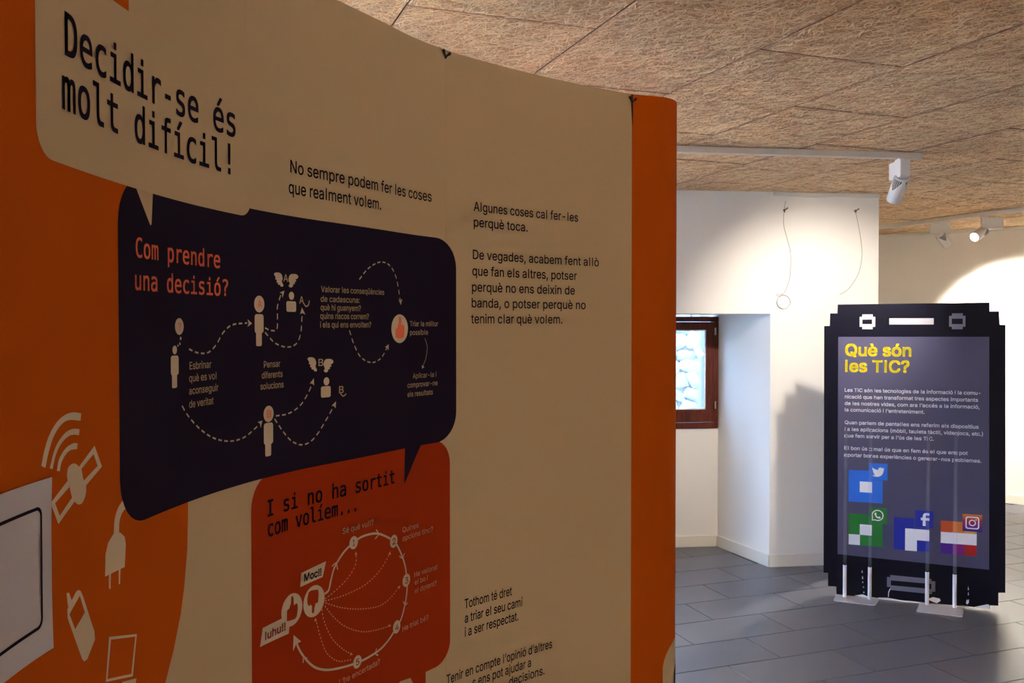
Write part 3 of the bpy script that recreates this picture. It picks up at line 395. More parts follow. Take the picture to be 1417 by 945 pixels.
('cream', 1.05, [(-1.1121, 1.0366), (-1.1129, 1.0437), (-1.1153, 1.0505), (-1.1191, 1.0566), (-1.1241, 1.0616), (-1.1302, 1.0654), (-1.137, 1.0678), (-1.1441, 1.0686), (-1.1512, 1.0678), (-1.158, 1.0654), (-1.1641, 1.0616), (-1.1691, 1.0566), (-1.1729, 1.0505), (-1.1753, 1.0437), (-1.1761, 1.0366), (-1.1753, 1.0295), (-1.1729, 1.0227), (-1.1691, 1.0166), (-1.1641, 1.0116), (-1.158, 1.0078), (-1.1512, 1.0054), (-1.1441, 1.0046), (-1.137, 1.0054), (-1.1302, 1.0078), (-1.1241, 1.0116), (-1.1191, 1.0166), (-1.1153, 1.0227), (-1.1129, 1.0295)], [], 'red'),
('cream', 1, [(-1.1791, 1.0378), (-1.1799, 1.0449), (-1.1823, 1.0517), (-1.1861, 1.0578), (-1.1912, 1.0629), (-1.1973, 1.0667), (-1.2041, 1.0691), (-1.2112, 1.0699), (-1.2183, 1.0691), (-1.2251, 1.0667), (-1.2312, 1.0629), (-1.2363, 1.0578), (-1.2401, 1.0517), (-1.2425, 1.0449), (-1.2433, 1.0378), (-1.2425, 1.0307), (-1.2401, 1.0239), (-1.2363, 1.0178), (-1.2312, 1.0127), (-1.2251, 1.0089), (-1.2183, 1.0065), (-1.2112, 1.0057), (-1.2041, 1.0065), (-1.1973, 1.0089), (-1.1912, 1.0127), (-1.1861, 1.0178), (-1.1823, 1.0239), (-1.1799, 1.0307)], [], 'red'),
('redc', 1.3, [(-1.1639, 1.0367), (-1.1643, 1.0477), (-1.1601, 1.0591), (-1.1522, 1.0608), (-1.1315, 1.0573), (-1.1298, 1.048), (-1.1317, 1.0311), (-1.14, 1.0302), (-1.1428, 1.0215), (-1.1438, 1.0133), (-1.1475, 1.0118), (-1.1511, 1.016), (-1.1501, 1.0267), (-1.1538, 1.0324), (-1.1593, 1.0302)], [], 'red'),
('redc', 1.25, [(-1.2267, 1.0196), (-1.2261, 1.0406), (-1.2186, 1.043), (-1.2139, 1.0522), (-1.2129, 1.0641), (-1.2092, 1.0652), (-1.2059, 1.0607), (-1.2047, 1.045), (-1.1972, 1.0469), (-1.1935, 1.044), (-1.1926, 1.034), (-1.1965, 1.0197), (-1.2021, 1.0168), (-1.2151, 1.0176)], [], 'red'),
('cream', 1.15, [(-1.182, 1.1034), (-1.1074, 1.1099), (-1.1176, 1.0798), (-1.1854, 1.076)], [], 'red'),
('cream', 1.15, [(-1.3011, 1.0294), (-1.2281, 1.0297), (-1.2184, 1.0096), (-1.2209, 0.9936), (-1.3094, 0.9966)], [], 'red'),
('cream', 1, [(-1.8388, 1.4868), (-1.8429, 1.4876), (-1.847, 1.4884), (-1.8511, 1.4891), (-1.8552, 1.4897), (-1.8593, 1.4901), (-1.8636, 1.4902), (-1.868, 1.4902), (-1.8724, 1.4899), (-1.8768, 1.4895), (-1.8811, 1.4887), (-1.8855, 1.4877), (-1.8899, 1.4865), (-1.8942, 1.485), (-1.8985, 1.4832), (-1.9026, 1.4812), (-1.9065, 1.4788), (-1.9104, 1.4762), (-1.9141, 1.4733), (-1.9176, 1.4702), (-1.9208, 1.4671), (-1.9237, 1.4638), (-1.9263, 1.4603), (-1.9287, 1.4567), (-1.9309, 1.4531), (-1.9328, 1.4498), (-1.9344, 1.4466), (-1.9357, 1.4436), (-1.9368, 1.4406), (-1.9378, 1.4377), (-1.9389, 1.4348), (-1.9297, 1.4311), (-1.928, 1.4347), (-1.9264, 1.4382), (-1.9248, 1.4418), (-1.923, 1.4453), (-1.9211, 1.4488), (-1.919, 1.4523), (-1.9168, 1.4558), (-1.9144, 1.4593), (-1.9118, 1.4626), (-1.9089, 1.4656), (-1.9056, 1.4684), (-1.9021, 1.4711), (-1.8983, 1.4736), (-1.8944, 1.4758), (-1.8905, 1.4776), (-1.8867, 1.479), (-1.883, 1.4801), (-1.8792, 1.4809), (-1.8751, 1.4814), (-1.8704, 1.4815), (-1.8651, 1.4812), (-1.8592, 1.4805), (-1.8531, 1.4795), (-1.8468, 1.4785), (-1.8406, 1.4776)], [], 'ora'),
('cream', 1, [(-1.8433, 1.4669), (-1.8466, 1.4674), (-1.8498, 1.468), (-1.853, 1.4686), (-1.8563, 1.4691), (-1.8597, 1.4692), (-1.8633, 1.4692), (-1.867, 1.4691), (-1.8708, 1.4687), (-1.8747, 1.4681), (-1.8784, 1.4671), (-1.8822, 1.4658), (-1.8862, 1.4641), (-1.89, 1.4622), (-1.8937, 1.4602), (-1.897, 1.4581), (-1.8998, 1.4561), (-1.9024, 1.4539), (-1.9048, 1.4517), (-1.907, 1.4492), (-1.9092, 1.4464), (-1.9114, 1.4432), (-1.9134, 1.4397), (-1.9153, 1.436), (-1.9172, 1.4323), (-1.9191, 1.4287), (-1.912, 1.4268), (-1.9105, 1.4301), (-1.909, 1.4334), (-1.9075, 1.4366), (-1.9058, 1.4398), (-1.9039, 1.4427), (-1.9017, 1.4453), (-1.8993, 1.4479), (-1.8966, 1.4502), (-1.8939, 1.4524), (-1.8909, 1.4543), (-1.8877, 1.4561), (-1.8843, 1.4576), (-1.8807, 1.4589), (-1.8772, 1.4601), (-1.8739, 1.4609), (-1.8709, 1.4615), (-1.8681, 1.4619), (-1.8654, 1.462), (-1.8627, 1.4619), (-1.8598, 1.4618), (-1.8569, 1.4616), (-1.854, 1.4611), (-1.851, 1.4606), (-1.848, 1.46), (-1.845, 1.4595)], [], 'ora'),
('cream', 1, [(-1.8484, 1.4495), (-1.8507, 1.4498), (-1.8529, 1.4503), (-1.8551, 1.4507), (-1.8575, 1.451), (-1.86, 1.451), (-1.863, 1.4508), (-1.8662, 1.4505), (-1.8695, 1.4499), (-1.8727, 1.4493), (-1.8757, 1.4485), (-1.8784, 1.4476), (-1.881, 1.4465), (-1.8835, 1.4453), (-1.8859, 1.444), (-1.8881, 1.4426), (-1.8902, 1.4412), (-1.8923, 1.4396), (-1.8942, 1.4379), (-1.8959, 1.4361), (-1.8974, 1.4342), (-1.8986, 1.4322), (-1.8994, 1.4299), (-1.9001, 1.4276), (-1.9008, 1.4252), (-1.9016, 1.4229), (-1.8946, 1.4213), (-1.8937, 1.4234), (-1.893, 1.4255), (-1.8922, 1.4276), (-1.8912, 1.4297), (-1.8898, 1.4316), (-1.8881, 1.4334), (-1.886, 1.4352), (-1.8837, 1.4369), (-1.8813, 1.4385), (-1.8789, 1.4398), (-1.8766, 1.4409), (-1.8742, 1.4418), (-1.8717, 1.4425), (-1.8692, 1.443), (-1.8664, 1.4434), (-1.8635, 1.4435), (-1.8604, 1.4433), (-1.8572, 1.443), (-1.8539, 1.4427), (-1.8507, 1.4424)], [], 'ora'),
('cream', 1.1, [(-1.8763, 1.4157), (-1.8758, 1.4175), (-1.8752, 1.4192), (-1.8742, 1.4208), (-1.873, 1.4223), (-1.8715, 1.4234), (-1.8694, 1.4242), (-1.867, 1.4249), (-1.8642, 1.4253), (-1.8615, 1.4254), (-1.8589, 1.4253), (-1.8566, 1.4248), (-1.8542, 1.424), (-1.8519, 1.423), (-1.8498, 1.4218), (-1.848, 1.4205), (-1.8464, 1.419), (-1.8452, 1.4173), (-1.8441, 1.4155), (-1.843, 1.4136), (-1.8418, 1.4116), (-1.8403, 1.4096), (-1.8387, 1.4074), (-1.837, 1.4052), (-1.8354, 1.403), (-1.8339, 1.4008), (-1.8325, 1.3987), (-1.8309, 1.3965), (-1.8295, 1.3944), (-1.8284, 1.3923), (-1.8277, 1.3902), (-1.8274, 1.388), (-1.8275, 1.3857), (-1.8279, 1.3835), (-1.8286, 1.3813), (-1.8295, 1.3793), (-1.8307, 1.3774), (-1.8322, 1.3756), (-1.834, 1.3739), (-1.8358, 1.3725), (-1.8377, 1.3714), (-1.8395, 1.3707), (-1.8414, 1.3704), (-1.8434, 1.3704), (-1.8453, 1.3706), (-1.8473, 1.3709), (-1.8492, 1.3715), (-1.8511, 1.3723), (-1.853, 1.3733), (-1.8549, 1.3745), (-1.8567, 1.3759), (-1.8584, 1.3776), (-1.86, 1.3795), (-1.8616, 1.3816), (-1.8631, 1.3838), (-1.8644, 1.386), (-1.8654, 1.3882), (-1.8663, 1.3906), (-1.8671, 1.3931), (-1.8679, 1.3954), (-1.8688, 1.3976), (-1.87, 1.3995), (-1.8714, 1.4013), (-1.8727, 1.4029), (-1.874, 1.4046), (-1.8749, 1.4063), (-1.8756, 1.4082), (-1.8761, 1.4101), (-1.8764, 1.4121), (-1.8765, 1.414)], [], 'ora'),
('cream', 1, [(-1.8464, 1.4186), (-1.804, 1.4404), (-1.7846, 1.4097), (-1.8309, 1.3904)], [[(-1.8391, 1.4153), (-1.8071, 1.4298), (-1.7962, 1.4123), (-1.834, 1.3989)]], 'ora'),
('cream', 1, [(-1.8746, 1.4063), (-1.9178, 1.3866), (-1.8991, 1.3574), (-1.8566, 1.3775)], [[(-1.8704, 1.3979), (-1.9068, 1.3844), (-1.8956, 1.3667), (-1.8644, 1.3829)]], 'ora'),
('cream', 0.45, [(-1.7215, 1.3556), (-1.7254, 1.3535), (-1.7294, 1.3515), (-1.7333, 1.3495), (-1.737, 1.3473), (-1.7402, 1.345), (-1.7429, 1.3424), (-1.7454, 1.3396), (-1.7475, 1.3366), (-1.7493, 1.3335), (-1.7507, 1.3302), (-1.7517, 1.3266), (-1.7523, 1.3227), (-1.7527, 1.3186), (-1.7529, 1.3145), (-1.7533, 1.3105), (-1.7385, 1.307), (-1.7383, 1.3106), (-1.7383, 1.3143), (-1.7381, 1.3179), (-1.7378, 1.3213), (-1.7371, 1.3244), (-1.736, 1.3271), (-1.7346, 1.3295), (-1.733, 1.3316), (-1.7311, 1.3336), (-1.7288, 1.3355), (-1.7261, 1.3371), (-1.7231, 1.3385), (-1.7197, 1.3398), (-1.7163, 1.341), (-1.713, 1.3423)], [], 'ora'),
('cream', 1, [(-1.7539, 1.3117), (-1.7453, 1.312), (-1.7339, 1.3082), (-1.7224, 1.2995), (-1.7197, 1.2887), (-1.7231, 1.2572), (-1.7784, 1.2589), (-1.7768, 1.2889), (-1.7693, 1.3023)], [], 'ora'),
('cream', 1, [(-1.7678, 1.2587), (-1.7621, 1.2585), (-1.7636, 1.2374), (-1.7681, 1.2398)], [], 'ora'),
('cream', 1, [(-1.7404, 1.2582), (-1.7353, 1.2582), (-1.7368, 1.2372), (-1.7408, 1.2375)], [], 'ora'),
('cream', 1.1, [(-1.8802, 1.2668), (-1.874, 1.2655), (-1.8665, 1.2517), (-1.8769, 1.2485)], [], 'ora'),
('cream', 1, [(-1.8785, 1.2465), (-1.8559, 1.2616), (-1.8495, 1.2618), (-1.8438, 1.2585), (-1.8376, 1.2493), (-1.8088, 1.1946), (-1.8074, 1.1833), (-1.8283, 1.1647), (-1.8364, 1.165), (-1.8416, 1.1696), (-1.8782, 1.235)], [[(-1.8735, 1.2385), (-1.8465, 1.2536), (-1.8337, 1.2277), (-1.8593, 1.2146)]], 'ora'),
('cream', 1, [(-1.7686, 1.173), (-1.6894, 1.1498), (-1.7022, 1.0926), (-1.7786, 1.1149)], [[(-1.7636, 1.1676), (-1.6942, 1.1476), (-1.7063, 1.0977), (-1.7741, 1.117)]], 'ora'),
('cream', 1, [(-1.7326, 1.0965), (-1.6916, 1.0855), (-1.6953, 1.0771), (-1.7374, 1.0912)], [], 'ora')]
LINES = [
([(-1.5255, 1.561), (-1.5218, 1.5601), (-1.5182, 1.5591), (-1.5145, 1.558), (-1.5109, 1.557), (-1.5072, 1.556), (-1.5035, 1.5552), (-1.4998, 1.5544), (-1.4961, 1.5539), (-1.4923, 1.5535), (-1.4884, 1.5531), (-1.4844, 1.5528), (-1.4804, 1.5527), (-1.4765, 1.5527), (-1.4726, 1.5529), (-1.4689, 1.5533), (-1.4653, 1.554), (-1.4619, 1.555), (-1.4586, 1.5562), (-1.4554, 1.5576), (-1.4523, 1.5592), (-1.4493, 1.561), (-1.4463, 1.5629), (-1.4434, 1.5649), (-1.4405, 1.567), (-1.4377, 1.5692), (-1.435, 1.5717), (-1.4324, 1.5744), (-1.4298, 1.5772), (-1.4272, 1.58), (-1.4245, 1.5826), (-1.4217, 1.5851), (-1.4187, 1.5874), (-1.4156, 1.5895), (-1.4126, 1.5914), (-1.4095, 1.5933), (-1.4063, 1.595), (-1.4029, 1.5967), (-1.3992, 1.5981), (-1.3952, 1.5995), (-1.3908, 1.6006), (-1.3859, 1.6015), (-1.3805, 1.6022), (-1.3748, 1.6027), (-1.3688, 1.603), (-1.3626, 1.6033), (-1.3564, 1.6035), (-1.3503, 1.6038), (-1.3444, 1.6042)], 0.0028, 0.011, 0.008, 'cream', 'nav', 1),
([(-1.2891, 1.5949), (-1.2868, 1.5943), (-1.2844, 1.5935), (-1.282, 1.5928), (-1.2797, 1.592), (-1.2773, 1.5914), (-1.275, 1.5908), (-1.2727, 1.5904), (-1.2704, 1.5901), (-1.268, 1.5899), (-1.2656, 1.5897), (-1.2631, 1.5895), (-1.2606, 1.5895), (-1.2583, 1.5897), (-1.2562, 1.5902), (-1.2543, 1.5912), (-1.2529, 1.5926), (-1.2519, 1.5947), (-1.2513, 1.5974), (-1.2509, 1.6006), (-1.2508, 1.6041), (-1.2508, 1.6077), (-1.2509, 1.6113), (-1.251, 1.6146), (-1.2509, 1.6176), (-1.2509, 1.6202), (-1.251, 1.6225), (-1.2512, 1.6247), (-1.2514, 1.6268), (-1.2516, 1.629), (-1.2516, 1.6311), (-1.2513, 1.6335), (-1.2508, 1.636), (-1.2499, 1.6388), (-1.2488, 1.6417), (-1.2474, 1.6447), (-1.2459, 1.6478), (-1.2443, 1.6509), (-1.2427, 1.6541), (-1.2411, 1.6572), (-1.2396, 1.6603)], 0.0028, 0.011, 0.008, 'cream', 'nav', 1),
([(-1.2892, 1.5866), (-1.2854, 1.584), (-1.2817, 1.5812), (-1.278, 1.5784), (-1.2743, 1.5757), (-1.2706, 1.573), (-1.2668, 1.5705), (-1.2629, 1.5682), (-1.2589, 1.5662), (-1.2547, 1.5644), (-1.2504, 1.5629), (-1.2459, 1.5614), (-1.2414, 1.5602), (-1.2369, 1.5592), (-1.2325, 1.5583), (-1.2282, 1.5577), (-1.2241, 1.5574), (-1.2201, 1.5573), (-1.2161, 1.5574), (-1.2122, 1.5577), (-1.2084, 1.5582), (-1.2047, 1.559), (-1.2013, 1.56), (-1.1981, 1.5613), (-1.1952, 1.5628), (-1.1926, 1.5646), (-1.1903, 1.5666), (-1.1882, 1.5688), (-1.1864, 1.5713), (-1.1847, 1.574), (-1.1832, 1.577), (-1.1819, 1.5803), (-1.1806, 1.5839), (-1.1795, 1.5879), (-1.1787, 1.5924), (-1.1781, 1.5972), (-1.1776, 1.6023), (-1.1772, 1.6075), (-1.1768, 1.6127), (-1.1763, 1.6179), (-1.1758, 1.6229)], 0.0028, 0.011, 0.008, 'cream', 'nav', 1),
([(-1.5482, 1.4702), (-1.5458, 1.4679), (-1.5436, 1.4656), (-1.5414, 1.4634), (-1.5392, 1.4611), (-1.5369, 1.4588), (-1.5343, 1.4564), (-1.5314, 1.4539), (-1.5281, 1.4512), (-1.5243, 1.4483), (-1.5202, 1.4452), (-1.5158, 1.442), (-1.5112, 1.4386), (-1.5064, 1.4353), (-1.5014, 1.432), (-1.4964, 1.4289), (-1.4914, 1.4259), (-1.4864, 1.4231), (-1.4812, 1.4203), (-1.476, 1.4175), (-1.4707, 1.4149), (-1.4653, 1.4123), (-1.4597, 1.4099), (-1.4541, 1.4077), (-1.4484, 1.4056), (-1.4425, 1.4037), (-1.4364, 1.4019), (-1.4301, 1.4002), (-1.4237, 1.3987), (-1.4174, 1.3974), (-1.4111, 1.3963), (-1.4049, 1.3953), (-1.399, 1.3946), (-1.3932, 1.3941), (-1.3875, 1.3938), (-1.3819, 1.3938), (-1.3763, 1.3939), (-1.3709, 1.3942), (-1.3657, 1.3947), (-1.3605, 1.3953), (-1.3556, 1.3961), (-1.3507, 1.3972), (-1.3459, 1.3986), (-1.3412, 1.4002), (-1.3366, 1.402), (-1.3323, 1.4039), (-1.3283, 1.4056), (-1.3246, 1.4072), (-1.3214, 1.4086), (-1.3187, 1.4097), (-1.3166, 1.4107), (-1.3148, 1.4115), (-1.3133, 1.4123), (-1.312, 1.413), (-1.3107, 1.4138), (-1.3094, 1.4145), (-1.3078, 1.4153)], 0.0028, 0.011, 0.008, 'cream', 'nav', 1),
([(-1.2571, 1.4258), (-1.2523, 1.4258), (-1.2476, 1.4258), (-1.2427, 1.4257), (-1.238, 1.4256), (-1.2332, 1.4256), (-1.2284, 1.4258), (-1.2238, 1.4261), (-1.2192, 1.4268), (-1.2146, 1.4277), (-1.21, 1.4288), (-1.2054, 1.4302), (-1.2009, 1.4316), (-1.1965, 1.4333), (-1.1923, 1.435), (-1.1883, 1.437), (-1.1845, 1.439), (-1.181, 1.4412), (-1.1777, 1.4437), (-1.1746, 1.4464), (-1.1716, 1.4491), (-1.1689, 1.452), (-1.1662, 1.4548), (-1.1637, 1.4576), (-1.1613, 1.4603), (-1.1591, 1.4629), (-1.1571, 1.4655), (-1.1553, 1.468), (-1.1535, 1.4706), (-1.1519, 1.4731), (-1.1503, 1.4756), (-1.1486, 1.4782), (-1.1469, 1.4807)], 0.0028, 0.011, 0.008, 'cream', 'nav', 1),
([(-1.2612, 1.4203), (-1.2574, 1.4164), (-1.2535, 1.4123), (-1.2496, 1.4082), (-1.2457, 1.4041), (-1.2419, 1.4001), (-1.2381, 1.3962), (-1.2345, 1.3927), (-1.2311, 1.3894), (-1.2279, 1.3864), (-1.225, 1.3837), (-1.2222, 1.3812), (-1.2195, 1.3789), (-1.2168, 1.3768), (-1.214, 1.3747), (-1.2111, 1.3728), (-1.208, 1.371), (-1.2047, 1.3692), (-1.2011, 1.3675), (-1.1975, 1.366), (-1.1938, 1.3645), (-1.19, 1.3632), (-1.1863, 1.3621), (-1.1827, 1.3613), (-1.1792, 1.3607), (-1.1758, 1.3604), (-1.1725, 1.3603), (-1.1691, 1.3604), (-1.1659, 1.3607), (-1.1627, 1.3613), (-1.1595, 1.362), (-1.1564, 1.3629), (-1.1533, 1.3639), (-1.1503, 1.3651), (-1.1474, 1.3665), (-1.1446, 1.368), (-1.1418, 1.3698), (-1.139, 1.3717), (-1.1362, 1.3738), (-1.1333, 1.376), (-1.1303, 1.3785), (-1.1272, 1.3812), (-1.1239, 1.3843), (-1.1206, 1.3876), (-1.1172, 1.3911), (-1.1139, 1.3946), (-1.1106, 1.3981), (-1.1074, 1.4016), (-1.1044, 1.4049), (-1.1015, 1.4081), (-1.0988, 1.4112), (-1.0961, 1.4143), (-1.0935, 1.4174), (-1.0909, 1.4205), (-1.0883, 1.4236), (-1.0857, 1.4267), (-1.0831, 1.4298)], 0.0028, 0.011, 0.008, 'cream', 'nav', 1),
([(-0.9991, 1.6995), (-0.9952, 1.7028), (-0.9914, 1.7062), (-0.9876, 1.7096), (-0.9839, 1.713), (-0.98, 1.7163), (-0.976, 1.7195), (-0.9718, 1.7225), (-0.9674, 1.7253), (-0.9626, 1.7279), (-0.9576, 1.7305), (-0.9523, 1.7329), (-0.9469, 1.7352), (-0.9415, 1.7373), (-0.9361, 1.739), (-0.9309, 1.7404), (-0.9259, 1.7413), (-0.9211, 1.7418), (-0.9162, 1.742), (-0.9115, 1.7419), (-0.9068, 1.7414), (-0.9023, 1.7407), (-0.8979, 1.7395), (-0.8937, 1.738), (-0.8897, 1.7362), (-0.8859, 1.734), (-0.8822, 1.7315), (-0.8787, 1.7287), (-0.8753, 1.7255), (-0.8721, 1.722), (-0.869, 1.718), (-0.8661, 1.7138), (-0.8634, 1.7091), (-0.8609, 1.7039), (-0.8587, 1.6981), (-0.8566, 1.6918), (-0.8547, 1.6853), (-0.8529, 1.6785), (-0.8511, 1.6717), (-0.8492, 1.665), (-0.8473, 1.6585)], 0.0028, 0.011, 0.008, 'cream', 'nav', 1),
([(-1.0325, 1.5889), (-1.0306, 1.585), (-1.0288, 1.5811), (-1.027, 1.5771), (-1.0252, 1.5732), (-1.0233, 1.5693), (-1.0214, 1.5654), (-1.0193, 1.5616), (-1.017, 1.5579), (-1.0146, 1.5542), (-1.0122, 1.5505), (-1.0098, 1.5467), (-1.0072, 1.5431), (-1.0044, 1.5396), (-1.0014, 1.5363), (-0.9982, 1.5332), (-0.9947, 1.5305), (-0.9908, 1.528), (-0.9865, 1.5257), (-0.982, 1.5236), (-0.9772, 1.5218), (-0.9724, 1.5202), (-0.9675, 1.5189), (-0.9628, 1.518), (-0.9582, 1.5175), (-0.9537, 1.5174), (-0.9491, 1.5178), (-0.9445, 1.5185), (-0.9399, 1.5195), (-0.9355, 1.5209), (-0.9312, 1.5224), (-0.9271, 1.5242), (-0.9233, 1.5261), (-0.9198, 1.5283), (-0.9167, 1.5309), (-0.9137, 1.5337), (-0.911, 1.5367), (-0.9083, 1.5399), (-0.9056, 1.5431), (-0.9029, 1.5462), (-0.9001, 1.5492)], 0.0028, 0.011, 0.008, 'cream', 'nav', 1),
([(-0.751, 1.5681), (-0.7498, 1.5657), (-0.7485, 1.5633), (-0.7472, 1.5609), (-0.7458, 1.5586), (-0.7446, 1.5562), (-0.7436, 1.5536), (-0.7428, 1.551), (-0.7424, 1.5481), (-0.7423, 1.5449), (-0.7426, 1.5415), (-0.7431, 1.5379), (-0.7437, 1.5342), (-0.7446, 1.5305), (-0.7455, 1.5269), (-0.7465, 1.5235), (-0.7475, 1.5205), (-0.7486, 1.5178), (-0.7498, 1.5153), (-0.7512, 1.513), (-0.7526, 1.5109), (-0.7541, 1.5088), (-0.7555, 1.5067), (-0.757, 1.5046), (-0.7584, 1.5024)], 0.0012, 9, 0, 'cream', 'nav', 1),
([(-1.1716, 1.6444), (-1.1708, 1.6435), (-1.1699, 1.6426), (-1.1691, 1.6416), (-1.1682, 1.6406), (-1.1674, 1.6397), (-1.1665, 1.6389), (-1.1657, 1.6384), (-1.1648, 1.638), (-1.1639, 1.6379), (-1.1629, 1.6379), (-1.1618, 1.6382), (-1.1608, 1.6385), (-1.1598, 1.639), (-1.1589, 1.6396), (-1.158, 1.6402), (-1.1573, 1.6409), (-1.1567, 1.6417), (-1.1563, 1.6426), (-1.1559, 1.6437), (-1.1556, 1.6448), (-1.1553, 1.646), (-1.155, 1.6471), (-1.1547, 1.6483), (-1.1544, 1.6494)], 0.0022, 9, 0, 'cream', 'nav', 1),
([(-1.0611, 1.4552), (-1.0602, 1.4545), (-1.0593, 1.4537), (-1.0584, 1.4529), (-1.0575, 1.4521), (-1.0566, 1.4514), (-1.0557, 1.4507), (-1.0548, 1.4502), (-1.0539, 1.4499), (-1.053, 1.4498), (-1.052, 1.4499), (-1.051, 1.45), (-1.05, 1.4504), (-1.0491, 1.4507), (-1.0482, 1.4511), (-1.0474, 1.4515), (-1.0467, 1.4518), (-1.0462, 1.4521), (-1.0457, 1.4524), (-1.0454, 1.4528), (-1.0452, 1.4531), (-1.0449, 1.4535), (-1.0447, 1.4538), (-1.0445, 1.4542), (-1.0442, 1.4545)], 0.0022, 9, 0, 'cream', 'nav', 1),
